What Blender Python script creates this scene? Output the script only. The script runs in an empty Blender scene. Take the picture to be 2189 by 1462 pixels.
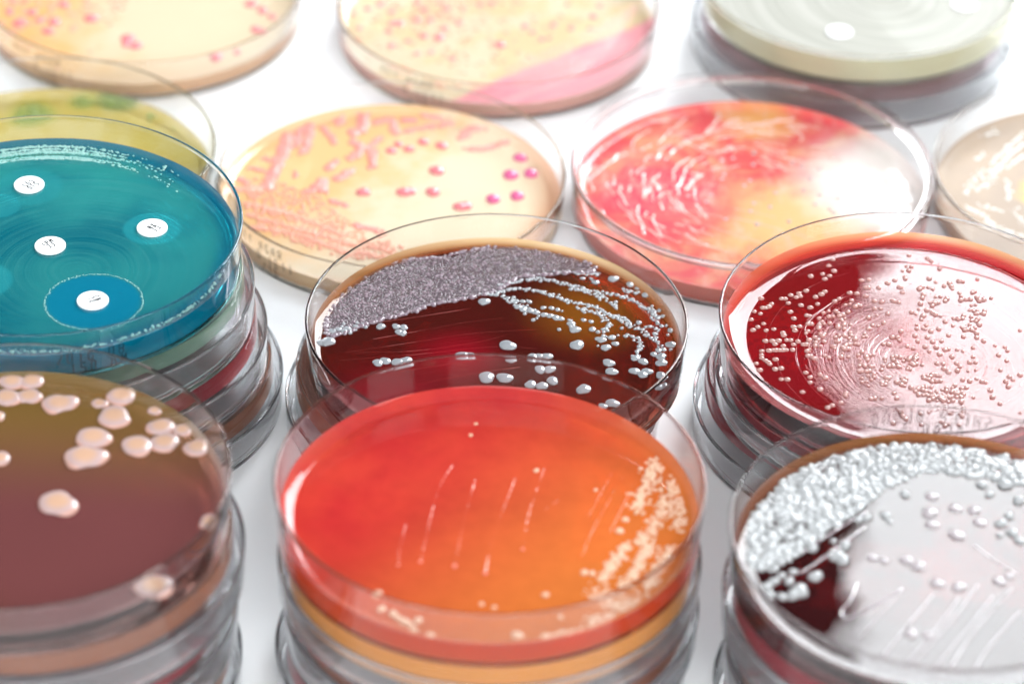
import bpy, math, random, json
from mathutils import Vector, Matrix
random.seed(11)
S = bpy.context.scene
COL = S.collection
MM = 0.001
Y0 = 725.0                       # millimetres from below the camera to the middle of the table group

# ------------------------------------------------------------------ camera
cam_d = bpy.data.cameras.new("camera"); cam = bpy.data.objects.new("camera", cam_d); COL.objects.link(cam)
S.camera = cam
PITCH, ROLL, CAMH, FOC = 0.6109501, 0.0260939, 531.98, 8038.7
fwd = Vector((0, math.cos(PITCH), -math.sin(PITCH)))
r0 = Vector((1, 0, 0)); u0 = r0.cross(fwd)
rv = r0*math.cos(ROLL) + u0*math.sin(ROLL); uv = -r0*math.sin(ROLL) + u0*math.cos(ROLL)
M = Matrix((rv, uv, -fwd)).transposed().to_4x4()
M.translation = Vector((0, -Y0*MM, CAMH*MM))
cam.matrix_world = M
cam_d.sensor_width = 36.0
cam_d.lens = FOC/2189.0*36.0
cam_d.clip_start = 0.02; cam_d.clip_end = 50
cam_d.dof.use_dof = True
cam_d.dof.focus_distance = 0.876
cam_d.dof.aperture_fstop = 10.5

# ------------------------------------------------------------------ world and lamps
W = bpy.data.worlds.new("World"); S.world = W; W.use_nodes = True
wt = W.node_tree; bg = wt.nodes["Background"]
# a bright white studio with one darker patch of wall straight across the table
def wn(t, **k):
    n = wt.nodes.new(t)
    for a, v in k.items(): setattr(n, a, v)
    return n
tc = wn("ShaderNodeTexCoord"); dp = wn("ShaderNodeVectorMath", operation='DOT_PRODUCT')
wt.links.new(tc.outputs['Generated'], dp.inputs[0])
dp.inputs[1].default_value = Vector((-0.16, 0.80, 0.58)).normalized()
mr = wn("ShaderNodeMapRange", interpolation_type='SMOOTHSTEP'); wt.links.new(dp.outputs['Value'], mr.inputs[0])
mr.inputs[1].default_value = math.cos(math.radians(30)); mr.inputs[2].default_value = math.cos(math.radians(15))
mr.inputs[3].default_value = 1.35; mr.inputs[4].default_value = 0.12
wt.links.new(mr.outputs[0], bg.inputs[1])
bg.inputs[0].default_value = (0.93, 0.965, 1.0, 1)

def area(name, loc, target, sx, sy, radiance, col):
    l = bpy.data.lights.new(name, 'AREA'); l.shape = 'RECTANGLE'; l.size = sx; l.size_y = sy
    l.energy = radiance*math.pi*sx*sy; l.color = col
    o = bpy.data.objects.new(name, l); COL.objects.link(o)
    o.location = loc
    d = Vector(target)-Vector(loc)
    o.rotation_euler = d.to_track_quat('-Z', 'Y').to_euler()
    return o
# tall window-like softbox behind the table on the right: its mirror image whitens the wet agar there
area("window_softbox", (0.882, 2.4-Y0*MM, 1.2), (0.882, 0.0, 1.2), 1.2, 1.1, 31.0, (0.93, 0.975, 1.0))
area("front_fill_lamp", (-0.15, -1.25, 0.95), (0, -0.05, 0), 1.5, 0.9, 7.5, (1.0, 0.99, 0.98))  # fill lamp added to brighten the lower stacks and the gaps between them
area("side_softbox", (1.0, -0.75, 0.85), (0, -0.05, 0), 0.62, 0.62, 11.0, (1.0, 0.985, 0.97))

S.view_settings.view_transform = 'Standard'; S.view_settings.look = 'None'
S.view_settings.exposure = -0.60; S.view_settings.gamma = 1.0
S.render.engine = 'CYCLES'
cy = S.cycles
cy.max_bounces = 40; cy.transmission_bounces = 36; cy.glossy_bounces = 8; cy.diffuse_bounces = 4
cy.transparent_max_bounces = 24; cy.volume_bounces = 0
cy.caustics_reflective = True; cy.caustics_refractive = True
cy.sample_clamp_indirect = 40.0; cy.sample_clamp_direct = 0
cy.blur_glossy = 0.3
cy.use_denoising = True
try:
    cy.denoiser = 'OPENIMAGEDENOISE'; cy.denoising_input_passes = 'RGB_ALBEDO_NORMAL'; cy.denoising_prefilter = 'ACCURATE'
except Exception: pass

# growth positions measured on each dish's own agar, millimetres from its centre
DATA = json.loads('''{"C_col":[[-3.2,17.82,2.85],[-27.45,6.39,2.28],[-23.81,6.56,2.05],[-23.04,4.2,2.04],[-21.98,6.24,2.05],[-22.12,3.85,2.04],[2.7,-0.16,3.98],
[18.99,0.81,3.62],[-27.47,-8.56,2.69],[-25.71,-7.71,2.69],[-22.78,-8.12,3.14],[-21.0,-7.49,3.14],[-7.82,-4.72,3.15],[-6.01,-4.87,2.7],[3.7,-6.38,2.7],
[8.63,-4.6,2.7],[10.2,-4.14,2.25],[12.0,-4.21,2.7],[10.48,-9.95,2.69],[12.72,-9.85,2.69],[-2.01,-13.36,4.02],[2.24,-13.4,3.8],[8.3,-15.66,2.9],
[10.98,-16.08,2.9],[13.42,-14.05,2.9],[20.69,-17.17,3.56],[27.43,-22.41,3.32],[25.21,-23.56,2.21],[26.42,-6.13,2.92],[27.07,-9.59,2.91],
[32.46,-9.2,2.69],[34.23,-10.43,2.69],[35.37,-9.22,2.69],[34.53,-5.22,2.48],[32.74,-3.9,2.25],[38.76,-3.0,2.71],[38.8,-5.57,2.93],[38.71,-10.77,2.91],
[37.96,-15.25,2.68],[39.31,-14.81,2.68],[18.53,7.14,2.73],[17.61,9.65,2.05],[22.63,7.48,1.82],[22.32,10.67,1.37],[20.58,11.23,1.37],[10.94,15.96,1.38],
[12.91,15.89,1.47],[14.39,15.31,1.38],[4.97,15.93,1.84],[6.13,14.93,1.83],[7.97,14.44,1.83],[9.35,13.94,1.83],[11.19,12.98,1.83],[12.57,12.64,1.83],
[13.95,11.89,2.06],[15.09,11.55,1.83],[4.47,18.59,1.38],[5.99,18.41,1.38],[7.61,18.32,1.38],[27.79,29.04,2.69],[31.86,26.83,2.23],[34.16,25.45,1.67],
[36.53,23.09,2.22],[23.47,27.43,1.86],[20.36,28.94,1.3],[25.78,0.1,2.49],[28.05,1.78,1.81],[27.39,4.36,1.82],[24.89,3.22,2.27],[23.98,3.57,1.59],
[-39.59,-0.51,3.62],[-41.37,-0.98,2.71],[41.2,1.98,2.72],[42.7,8.56,1.37],[41.31,7.7,1.82],[40.06,13.9,1.6],[38.95,16.11,1.61],[38.21,-0.52,1.81],
[37.06,-2.14,1.81],[33.7,10.79,1.6],[36.32,9.31,1.14],[39.35,-0.07,1.58],[-38.92,3.88,1.82],[-37.38,4.74,1.73],[-35.98,4.01,1.82],[-35.36,5.23,1.73],
[-33.35,6.12,1.46],[-31.8,6.99,1.37],[-27.47,6.79,1.37]],"C_poly":[[[-40.46,3.01],[-40.45,11.01],[-38.52,17.58],[-34.29,25.16],[-30.39,31.15],
[-23.08,34.85],[-17.52,35.95],[-14.25,36.1],[-8.72,39.32],[-2.2,41.74],[2.02,42.37],[9.08,41.85],[16.14,39.22],[21.76,36.11],[23.63,34.1],[22.69,31.55],
[17.1,31.54],[12.45,30.24],[5.49,29.08],[2.28,26.03],[0.03,22.63],[-5.92,19.9],[-11.38,17.61],[-16.84,15.73],[-19.5,13.18],[-23.99,10.96],[-28.46,8.74],
[-32.88,5.74],[-35.94,3.22],[-38.59,1.91]]],"C_str":[[[[0.91,25.14],[5.51,27.42],[10.14,28.05],[17.11,25.9],[24.05,22.93],[30.05,21.56],[35.52,16.93],
[39.12,12.25]],1.55],[[[-1.33,20.93],[3.25,23.6],[6.94,23.78],[12.51,21.57],[18.05,18.56],[24.03,16.4],[28.13,12.55],[33.12,8.76],[36.7,4.15]],1.37],
[[[-3.19,21.66],[0.99,20.22],[5.19,16.75],[9.35,14.1]],1.18],[[[18.97,16.17],[24.02,13.97],[26.29,10.05],[25.35,5.22]],1.73],[[[30.81,5.47],
[33.95,2.44],[33.45,-1.52],[32.74,-3.9]],1.73],[[[36.44,16.97],[38.17,10.6],[37.61,4.19],[39.37,1.11]],1.64],[[[13.37,31.53],[19.89,31.0],[24.55,30.8]],
1.37],[[[30.07,24.03],[33.76,22.97]],1.37],[[[17.12,24.66],[20.82,23.6],[26.34,19.76],[29.08,16.63]],1.82],[[[26.31,13.27],[30.87,11.87],[31.75,8.7]],
1.37],[[[17.15,11.24],[18.53,8.1]],1.55],[[[-41.82,2.95],[-42.09,-0.23]],2.28]],"C_scr":[[[[-32.05,7.38],[-23.93,9.35],[-14.89,12.18],[-6.26,15.0]],
0.14],[[[-29.03,1.16],[-16.5,5.7],[-6.58,9.35],[2.06,11.35]],0.14],[[[-35.53,-4.64],[-19.04,0.43],[-5.56,4.6],[9.87,6.9]],0.14],[[[-32.38,-4.5],
[-18.91,-3.11],[-5.46,0.65],[2.18,4.16]],0.14],[[[-36.71,-7.82],[-18.86,-4.67],[-0.91,-0.72],[9.95,-1.01]],0.14],[[[-23.04,-12.62],[-5.28,-7.17],
[8.18,-5.01]],0.14],[[[-18.41,-17.01],[-5.17,-11.81],[5.98,-8.99]],0.14]],"R2_col":[[-16.12,34.05,1.43],[-17.32,31.35,1.43],[-16.17,29.22,1.43],
[-18.98,27.74,1.42],[-18.54,25.67,1.42],[-17.34,27.07,1.42],[-21.84,26.71,1.42],[-23.23,20.47,1.41],[-25.03,19.28,1.41],[-24.75,18.19,1.41],
[-25.73,17.63,1.41],[-26.94,18.46,1.41],[-29.21,16.88,1.41],[-28.38,16.92,1.41],[-34.07,16.8,1.41],[-27.71,15.12,1.41],[-24.77,14.37,1.41],
[-21.15,17.99,1.41],[-18.83,20.31,1.41],[-19.72,19.16,1.41],[-22.62,13.52,1.41],[-20.8,15.07,1.41],[-31.67,14.57,1.41],[-32.34,13.44,1.4],
[-33.19,12.89,1.4],[-33.81,12.86,1.4],[-35.81,11.31,1.4],[-34.44,10.43,1.4],[-36.68,7.94,1.4],[-27.38,11.48,1.4],[-26.68,8.83,1.4],[-33.86,6.33,1.4],
[-35.27,4.97,1.39],[-36.43,3.63,1.39],[-33.39,3.62,1.39],[-31.57,4.21,1.39],[-26.92,5.36,1.39],[-26.66,3.93,1.39],[-25.48,5.64,1.39],[-29.5,2.73,1.39],
[-29.34,1.81,1.39],[-30.66,-0.39,1.39],[-32.1,-0.6,1.39],[-33.73,-0.67,1.39],[-31.54,-1.85,1.38],[-28.81,-0.09,1.39],[-27.79,-0.05,1.39],
[-27.26,-1.8,1.39],[-26.18,-0.54,1.39],[-25.01,-1.7,1.39],[-29.65,-2.48,1.38],[-28.99,-4.0,1.38],[-27.56,-3.94,1.38],[-29.81,-4.18,1.38],
[-30.62,-4.22,1.38],[-31.44,-4.26,1.38],[-32.05,-4.28,1.38],[-33.07,-4.54,1.38],[-34.71,-4.76,1.38],[-34.85,-6.38,1.38],[-34.82,-7.58,1.38],
[-34.04,-8.45,1.38],[-33.46,-9.13,1.38],[-33.09,-9.95,1.37],[-31.68,-8.0,1.38],[-36.2,-9.81,1.37],[-35.49,-12.36,1.37],[-31.96,-11.85,1.37],
[-30.53,-11.44,1.37],[-30.72,-15.82,1.37],[-29.31,-15.76,1.37],[-26.12,-20.57,1.36],[-24.95,-12.93,1.37],[-24.03,-14.62,1.37],[-24.13,-16.7,1.37],
[-21.75,-13.48,1.37],[-20.61,-14.81,1.37],[-21.98,-19.35,1.36],[-20.63,-26.31,1.35],[-19.58,-25.38,1.35],[-17.53,-24.27,1.36],[-16.31,-20.47,1.36],
[-16.37,-21.5,1.36],[-9.9,25.55,1.42],[-8.12,25.86,1.42],[-9.04,22.46,1.42],[-8.42,22.49,1.42],[-5.91,22.54,1.42],[-3.69,24.57,1.42],[-1.93,25.92,1.42],
[-0.88,22.99,1.42],[-0.53,20.79,1.41],[-12.94,20.06,1.41],[-11.28,19.92,1.41],[-9.26,18.91,1.41],[-7.31,16.94,1.41],[-5.67,16.65,1.41],
[-2.82,17.15,1.41],[-1.65,16.69,1.41],[-7.51,13.85,1.41],[-6.07,13.77,1.41],[-4.55,11.81,1.4],[-7.08,10.96,1.4],[-9.2,9.99,1.4],[-5.75,7.98,1.4],
[-7.15,6.62,1.4],[-19.63,11.48,1.4],[-18.35,12.26,1.4],[-16.69,12.34,1.4],[-16.11,11.64,1.4],[-17.43,10.12,1.4],[-15.12,10.96,1.4],[-13.81,12.11,1.4],
[-12.03,14.38,1.41],[-11.36,15.14,1.41],[-10.76,14.8,1.41],[-13.21,15.42,1.41],[-14.27,15.0,1.41],[-12.71,16.91,1.41],[-15.57,17.51,1.41],
[-16.68,16.36,1.41],[2.18,36.66,1.44],[6.53,35.57,1.43],[7.38,34.47,1.43],[9.15,31.31,1.43],[1.21,31.92,1.43],[2.47,31.9,1.43],[0.24,29.99,1.43],
[1.72,30.21,1.43],[0.57,27.53,1.42],[0.63,26.64,1.42],[6.31,27.05,1.42],[7.75,25.62,1.42],[4.35,23.24,1.42],[3.67,22.46,1.42],[5.82,23.3,1.42],
[6.81,22.61,1.42],[4.45,20.13,1.41],[7.26,19.3,1.41],[8.44,19.5,1.41],[9.83,18.69,1.41],[9.34,17.71,1.41],[5.75,16.88,1.41],[6.77,16.71,1.41],
[7.61,16.89,1.41],[3.42,16.33,1.41],[9.63,24.0,1.42],[10.98,25.25,1.42],[11.29,23.93,1.42],[11.49,22.82,1.42],[13.36,26.26,1.42],[14.19,26.15,1.42],
[17.85,27.36,1.42],[13.03,21.27,1.42],[13.26,19.95,1.41],[16.1,21.56,1.42],[17.05,19.61,1.41],[20.41,19.54,1.41],[13.12,18.25,1.41],[14.38,18.53,1.41],
[15.44,18.72,1.41],[18.55,18.72,1.41],[17.48,18.3,1.41],[16.49,16.42,1.41],[15.43,16.15,1.41],[14.84,14.15,1.41],[15.66,13.97,1.41],[16.69,14.02,1.41],
[18.36,14.1,1.41],[16.17,12.76,1.4],[18.04,12.84,1.4],[1.09,12.65,1.4],[2.84,13.97,1.41],[4.76,13.69,1.41],[3.89,11.47,1.4],[6.04,12.66,1.4],
[6.61,11.95,1.4],[7.81,11.43,1.4],[10.83,10.55,1.4],[11.85,10.38,1.4],[8.74,9.15,1.4],[10.38,7.57,1.4],[12.39,7.01,1.4],[14.89,9.8,1.4],[15.91,9.7,1.4],
[14.34,8.18,1.4],[16.61,8.29,1.4],[1.96,7.61,1.4],[1.84,5.95,1.4],[3.29,6.16,1.4],[3.87,5.69,1.39],[5.05,5.02,1.39],[6.97,6.04,1.4],[9.03,3.56,1.39],
[12.49,3.21,1.39],[-1.95,4.7,1.39],[1.21,3.06,1.39],[1.67,0.94,1.39],[-4.16,2.24,1.39],[-2.93,2.3,1.39],[-2.61,1.1,1.39],[-6.4,-0.71,1.39],
[-5.17,-0.66,1.39],[-0.94,-1.31,1.39],[0.43,-2.1,1.38],[4.04,2.47,1.39],[3.22,-1.27,1.39],[5.13,0.74,1.39],[7.21,1.19,1.39],[5.79,-1.36,1.39],
[7.75,-2.34,1.38],[8.59,-1.95,1.38],[10.61,-2.21,1.38],[11.79,-2.72,1.38],[14.36,-1.19,1.39],[15.54,2.99,1.39],[17.06,1.64,1.39],[19.56,-0.03,1.39],
[21.75,-0.64,1.39],[22.23,-2.03,1.38],[20.03,-3.9,1.38],[21.65,-6.08,1.38],[19.89,-9.87,1.37],[25.97,6.34,1.4],[16.76,21.96,1.42],[14.96,5.83,1.39],
[15.69,4.79,1.39],[9.15,-5.1,1.38],[6.38,-4.17,1.38],[4.02,-3.07,1.38],[14.05,-4.88,1.38],[13.04,-7.17,1.38],[14.46,-7.1,1.38],[9.96,-7.66,1.38],
[6.89,-8.01,1.38],[5.48,-7.93,1.38],[10.67,-8.89,1.38],[6.94,-9.89,1.37],[9.93,-10.52,1.37],[12.35,-10.55,1.37],[14.2,-10.12,1.37],[7.84,-11.31,1.37],
[1.99,-8.58,1.38],[1.06,-4.62,1.38],[-4.7,-5.72,1.38],[16.86,-17.96,1.36],[17.11,-20.55,1.36],[18.61,-23.01,1.36],[24.26,-11.55,1.37],
[21.67,-12.43,1.37],[22.37,-13.58,1.37],[20.69,-14.34,1.37],[21.11,-16.26,1.37],[22.87,-26.41,1.35],[12.68,-20.89,1.36],[10.84,-14.09,1.37],
[12.42,-14.51,1.37],[14.11,-13.6,1.37],[15.23,-14.59,1.37],[16.01,-14.9,1.37],[-10.63,-22.47,1.36],[-9.82,-22.23,1.36],[-8.21,-22.16,1.36],
[-4.81,-22.01,1.36],[-5.28,-20.11,1.36],[-6.43,-6.51,1.38],[-0.17,-8.29,1.38],[-6.43,-7.68,1.38],[-2.87,-5.89,1.38],[-0.56,-5.51,1.38],
[-3.8,-8.06,1.38],[-3.48,-8.47,1.38],[-0.89,-10.54,1.37],[-4.82,-8.89,1.38],[-0.98,-6.6,1.38],[-7.47,-10.94,1.37],[-4.55,-6.89,1.38],[0.64,-8.27,1.38],
[-3.2,-9.56,1.37],[-7.11,-9.34,1.38],[-3.78,-5.52,1.38],[-1.57,-10.43,1.37],[-5.5,-8.81,1.38],[-4.73,-9.44,1.38],[-0.72,-6.15,1.38],[0.06,-8.73,1.38],
[-1.33,-9.76,1.37],[-3.57,-9.49,1.38],[0.73,-5.39,1.38],[0.35,-7.14,1.38],[-2.86,-5.81,1.38],[-0.96,-6.6,1.38],[0.59,-6.43,1.38],[-2.23,-7.3,1.38],
[-1.69,-6.06,1.38],[-5.78,-9.52,1.37],[-0.6,-8.22,1.38],[1.07,-5.99,1.38],[0.46,-5.8,1.38],[-9.35,-12.82,1.37],[-10.93,-17.44,1.36],
[-10.13,-15.04,1.37],[-12.45,-9.59,1.37],[-12.2,-7.24,1.38],[-12.27,-16.04,1.37],[-12.13,-8.61,1.38],[-11.25,-15.87,1.37],[-9.41,-13.93,1.37],
[-12.01,-11.9,1.37],[-9.81,-5.24,1.38],[-10.17,-9.47,1.38],[-10.75,-13.48,1.37],[-10.34,-11.53,1.37],[-10.48,-7.22,1.38],[-10.64,-6.26,1.38],
[-11.03,-11.74,1.37],[-9.85,-9.8,1.37],[-12.71,-11.7,1.37],[-12.2,-14.49,1.37],[-11.24,-9.68,1.37],[-9.35,-9.76,1.37],[-11.36,-9.26,1.38],
[-10.67,-5.83,1.38],[3.73,-15.18,1.37],[3.86,-14.56,1.37],[5.7,-14.82,1.37],[4.72,-14.76,1.37],[5.24,-12.8,1.37],[3.57,-13.18,1.37],[2.45,-14.03,1.37],
[2.71,-14.18,1.37],[4.12,-12.33,1.37],[3.37,-13.36,1.37],[4.73,-12.25,1.37],[2.01,-13.84,1.37],[3.11,-14.32,1.37],[2.89,-12.71,1.37],[5.78,-12.74,1.37],
[1.96,-13.04,1.37],[2.91,-12.8,1.37],[3.68,-15.23,1.37],[3.15,-19.36,1.36],[7.9,-22.36,1.36],[11.39,-17.13,1.37],[6.7,-22.39,1.36],[2.38,-20.58,1.36],
[3.41,-21.76,1.36],[10.59,-19.87,1.36],[2.25,-16.99,1.37],[5.6,-22.21,1.36],[4.04,-21.06,1.36],[5.81,-18.21,1.36],[8.56,-18.39,1.36],[5.24,-21.66,1.36],
[6.36,-21.74,1.36],[6.9,-17.44,1.36],[5.84,-22.37,1.36],[6.91,-22.95,1.36],[2.03,-18.9,1.36],[8.95,-20.96,1.36],[7.04,-20.89,1.36],[9.94,-20.9,1.36],
[6.96,-20.2,1.36],[8.2,-18.51,1.36],[8.07,-20.51,1.36],[9.22,-19.54,1.36],[2.17,-20.24,1.36],[9.79,-20.61,1.36],[7.95,-18.98,1.36],[5.12,-21.35,1.36],
[2.47,-22.48,1.36],[9.78,-22.8,1.36],[3.4,-17.29,1.36],[10.26,-18.95,1.36],[4.5,-19.08,1.36],[8.23,-17.39,1.36],[6.36,-20.9,1.36],[8.88,-16.34,1.37],
[9.47,-19.21,1.36],[5.93,-20.25,1.36],[4.32,-22.53,1.36],[3.88,-20.2,1.36],[3.43,-20.73,1.36],[10.06,-22.25,1.36],[3.12,-20.8,1.36],[10.36,-17.57,1.36],
[5.66,-21.29,1.36],[8.79,-19.36,1.36],[7.75,-20.89,1.36],[5.12,-20.9,1.36],[7.17,-21.11,1.36],[6.76,-18.66,1.36],[5.73,-22.71,1.36],[-6.63,-14.11,1.37],
[-7.81,-17.08,1.37],[-2.12,-14.27,1.37],[-6.2,-14.3,1.37],[-4.39,-15.41,1.37],[-3.07,-14.2,1.37],[-2.82,-15.25,1.37],[-3.31,-16.67,1.37],
[-2.64,-15.38,1.37],[-4.36,-15.72,1.37],[-6.71,-15.58,1.37],[-2.67,-17.08,1.37],[-7.71,-16.29,1.37],[-5.84,-14.02,1.37],[-7.08,-16.81,1.37],
[-2.37,-15.46,1.37],[-20.3,1.89,1.39],[-15.98,-2.29,1.38],[-23.3,7.3,1.4],[-15.32,2.43,1.39],[-17.77,-2.94,1.38],[-17.94,-2.14,1.38],[-18.36,7.22,1.4],
[-22.77,-7.13,1.38],[-24.29,-1.64,1.39],[-14.91,7.33,1.4],[-23.63,3.8,1.39],[-20.8,2.77,1.39],[-20.28,-6.07,1.38],[-23.41,-6.25,1.38],
[-24.15,-6.18,1.38],[-21.03,-2.16,1.38],[-24.14,2.88,1.39],[-17.41,-0.17,1.39],[-15.59,8.77,1.4],[-20.22,-0.03,1.39],[-24.23,-4.3,1.38],
[-19.71,6.84,1.4],[-22.09,-0.8,1.39],[-23.5,6.7,1.4],[-20.87,6.55,1.4],[-16.83,0.52,1.39],[-15.17,-1.41,1.39],[-21.04,5.32,1.39],[-22.72,6.77,1.4],
[-18.26,-2.11,1.38],[-21.04,4.94,1.39],[-16.47,-6.2,1.38],[-22.95,9.98,1.4],[-16.44,2.33,1.39],[-20.0,-0.39,1.39],[-15.97,10.32,1.4],
[-14.86,-6.12,1.38],[-19.92,2.66,1.39],[-21.52,0.4,1.39],[-22.15,1.35,1.39],[-14.96,2.2,1.39],[-15.4,8.29,1.4],[-14.76,9.38,1.4],[-22.25,-2.09,1.38],
[-20.76,9.18,1.4],[-23.6,-3.49,1.38],[-23.61,10.23,1.4],[-14.83,-2.89,1.38],[-20.12,7.83,1.4],[-15.64,-3.03,1.38],[-17.4,1.64,1.39],[-19.32,-6.68,1.38],
[-18.45,9.94,1.4],[-23.54,0.16,1.39],[-16.85,-0.14,1.39],[-10.5,3.32,1.39],[-13.83,3.58,1.39],[-13.82,3.56,1.39],[-9.54,5.46,1.39],[-15.68,-2.89,1.38],
[-13.66,2.5,1.39],[-8.95,-5.12,1.38],[-15.12,5.1,1.39],[-13.0,-0.79,1.39],[-14.33,-1.09,1.39],[-11.54,-4.12,1.38],[-15.31,-1.9,1.38],[-16.5,6.34,1.4],
[-16.57,5.59,1.39],[-10.22,2.24,1.39],[-12.89,0.97,1.39],[-15.13,6.68,1.4],[-16.03,-4.94,1.38],[-14.26,1.34,1.39],[-15.19,-3.25,1.38],
[-10.94,2.02,1.39],[-12.72,1.77,1.39],[-12.29,-1.03,1.39],[-12.52,-5.4,1.38],[-8.4,6.9,1.4],[-13.57,6.83,1.4],[14.67,6.08,1.4],[16.61,8.21,1.4],
[13.0,5.93,1.4],[16.42,10.5,1.4],[17.62,12.85,1.4],[13.6,6.15,1.4],[13.26,11.83,1.4],[15.47,6.92,1.4],[16.49,12.81,1.4],[14.17,6.89,1.4],
[14.97,11.37,1.4],[12.91,10.68,1.4],[2.23,-17.41,1.36],[0.34,-20.44,1.36],[1.15,-18.25,1.36],[0.96,-17.71,1.36],[0.26,-18.23,1.36],[1.78,-20.23,1.36],
[1.4,-18.57,1.36],[1.4,-20.64,1.36],[-0.38,-19.16,1.36],[-1.19,-17.77,1.36],[1.29,-17.49,1.36],[0.75,-17.7,1.36],[4.47,-30.75,1.35],[9.15,-27.61,1.35],
[0.13,-28.09,1.35],[5.05,-31.0,1.35],[-4.3,-27.68,1.35],[-5.24,-26.99,1.35],[5.41,-32.18,1.35],[10.02,-24.96,1.35],[0.05,-31.9,1.35],[2.04,-27.6,1.35],
[6.25,-31.56,1.35],[-3.92,-29.22,1.35],[-3.71,-26.48,1.35],[2.53,-26.79,1.35],[6.95,-27.51,1.35],[-3.41,-30.1,1.35],[-1.76,-25.47,1.35],
[10.24,-25.9,1.35],[-4.14,-28.93,1.35],[-6.39,-31.52,1.35],[-4.81,-25.39,1.35],[9.48,-28.62,1.35],[8.62,-31.72,1.35],[6.0,-24.83,1.36],
[4.5,-25.18,1.35],[-6.31,-31.96,1.35],[2.08,11.99,1.4],[3.68,11.28,1.4],[4.21,7.35,1.4],[3.17,9.81,1.4],[6.18,15.57,1.41],[4.07,18.81,1.41]],
"Y_col":[[11.18,12.64,4.18],[12.06,25.05,3.38],[7.14,26.8,2.96],[3.47,23.04,2.95],[0.64,25.28,2.54],[-1.13,22.02,2.95],[-7.53,1.45,3.73],
[2.93,1.96,3.94],[4.45,2.41,3.32],[10.47,2.32,3.94],[17.69,-4.27,3.71],[19.12,-3.74,3.51],[26.07,-0.22,3.93],[32.25,1.46,3.94],[30.44,11.39,4.39],
[35.66,12.42,4.18],[32.84,19.97,3.79],[1.65,37.4,2.13],[2.93,37.46,2.13],[4.21,37.53,1.92]],"Y_str":[[[[-28.86,32.33],[-29.12,24.03],[-31.11,12.09],
[-32.86,3.26]],3.7],[[[-23.37,34.12],[-23.58,24.31],[-24.46,19.05]],2.96],[[[-16.03,39.07],[-15.39,34.52]],2.96],[[[-9.49,40.93],[-9.32,33.3],
[-11.57,30.16]],3.7],[[[-6.63,35.71],[-1.9,37.47],[-0.42,30.71]],2.22],[[[-17.35,12.02],[-15.63,16.52]],2.22],[[[-21.8,0.91],[-19.98,3.16],
[-18.24,6.87],[-18.11,1.09]],2.96],[[[-14.38,7.79],[-11.43,11.58]],2.96],[[[-11.38,26.41],[-9.22,22.77],[-11.73,17.45]],2.96],[[[-6.02,22.18],
[-6.01,13.31]],2.59],[[[-19.69,32.79],[-16.06,24.68]],1.66],[[[-34.15,16.35],[-32.53,15.69]],1.48],[[[-37.77,11.76],[-34.14,10.47]],1.48],
[[[-25.88,10.14],[-25.35,7.98]],1.29],[[[-4.3,28.26],[-7.6,22.11]],2.22],[[[-25.63,31.73],[-26.66,22.66]],1.85],[[[-41.74,7.19],[-37.68,5.2]],1.85],
[[[-15.74,-3.1],[-11.37,-5.03]],1.66],[[[-8.99,-14.1],[-2.35,-16.58]],1.66],[[[-41.3,1.41],[-34.32,1.75]],3.33],[[[-37.29,-5.56],[-26.98,-9.32]],2.22],
[[[-36.93,-10.51],[-24.23,-16.22],[-10.87,-22.54],[0.73,-26.13]],1.26],[[[-35.76,-16.07],[-22.49,-19.63],[-10.65,-26.66],[0.85,-28.86]],1.48],
[[[-30.2,-7.35],[-19.0,-13.87],[-11.01,-19.78]],1.26],[[[6.24,40.48],[11.0,39.08],[15.65,40.95]],2.36],[[[1.87,31.75],[7.74,34.06],[14.49,36.41]],1.97],
[[[17.22,29.69],[19.67,33.84],[23.48,34.83]],2.95],[[[18.64,23.78],[24.12,24.45],[29.13,27.88]],2.16]],"Y_poly":[[[-37.74,5.93],[-31.21,7.7],
[-25.38,2.18],[-19.86,1.01],[-15.59,-5.94],[-11.44,-11.4],[-5.31,-18.81],[2.52,-23.29],[6.38,-24.48],[0.87,-29.54],[-10.48,-30.07],[-22.28,-23.08],
[-30.17,-19.29],[-35.14,-13.94],[-37.68,-5.58]]],"P_rid":[[[[-15.63,38.21],[-18.29,34.01],[-20.93,29.84],[-23.59,23.31]],0.55],[[[-6.54,41.12],
[-7.98,36.15],[-10.68,31.16],[-11.62,27.89]],0.71],[[[-10.68,31.16],[-7.22,32.94]],0.79],[[[-3.69,36.36],[-1.01,39.76]],0.47],[[[13.66,39.67],
[6.56,36.06],[0.11,34.93],[-6.29,35.42]],0.55],[[[-24.93,18.48],[-27.06,16.79],[-26.26,14.47]],0.55],[[[-27.12,12.86],[-29.24,11.2],[-28.86,8.1]],0.55],
[[[-23.39,9.92],[-25.12,6.73],[-23.91,3.69]],0.63],[[[-26.02,2.44],[-27.31,-1.08],[-26.93,-3.35]],0.55],[[[-15.25,18.16],[-17.84,14.88],[-19.61,10.88],
[-19.7,6.21]],0.55],[[[-18.52,22.76],[-20.28,19.5],[-19.46,18.35]],0.71],[[[-23.59,-1.67],[-21.89,0.71],[-19.81,0.81]],0.55],[[[-23.62,-3.19],
[-22.85,-6.96],[-21.22,-7.64]],0.55],[[[-29.03,-5.74],[-29.1,-11.78],[-27.53,-16.95],[-27.19,-21.38]],0.47],[[[-39.7,13.03],[-42.65,8.21],[-40.99,3.64],
[-40.58,-0.95]],0.63],[[[-25.58,31.23],[-29.47,27.01],[-30.39,20.59]],0.47],[[[-27.65,35.99],[-19.52,36.39]],0.39],[[[-15.41,11.09],[-12.1,9.69]],0.79],
[[[-12.6,-9.11],[-9.73,-9.73]],0.71],[[[-20.1,-13.6],[-16.03,-14.91]],0.79],[[[-13.58,-15.54],[-10.76,-16.89]],0.71],[[[-26.71,-16.91],[-22.7,-21.17]],
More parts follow.
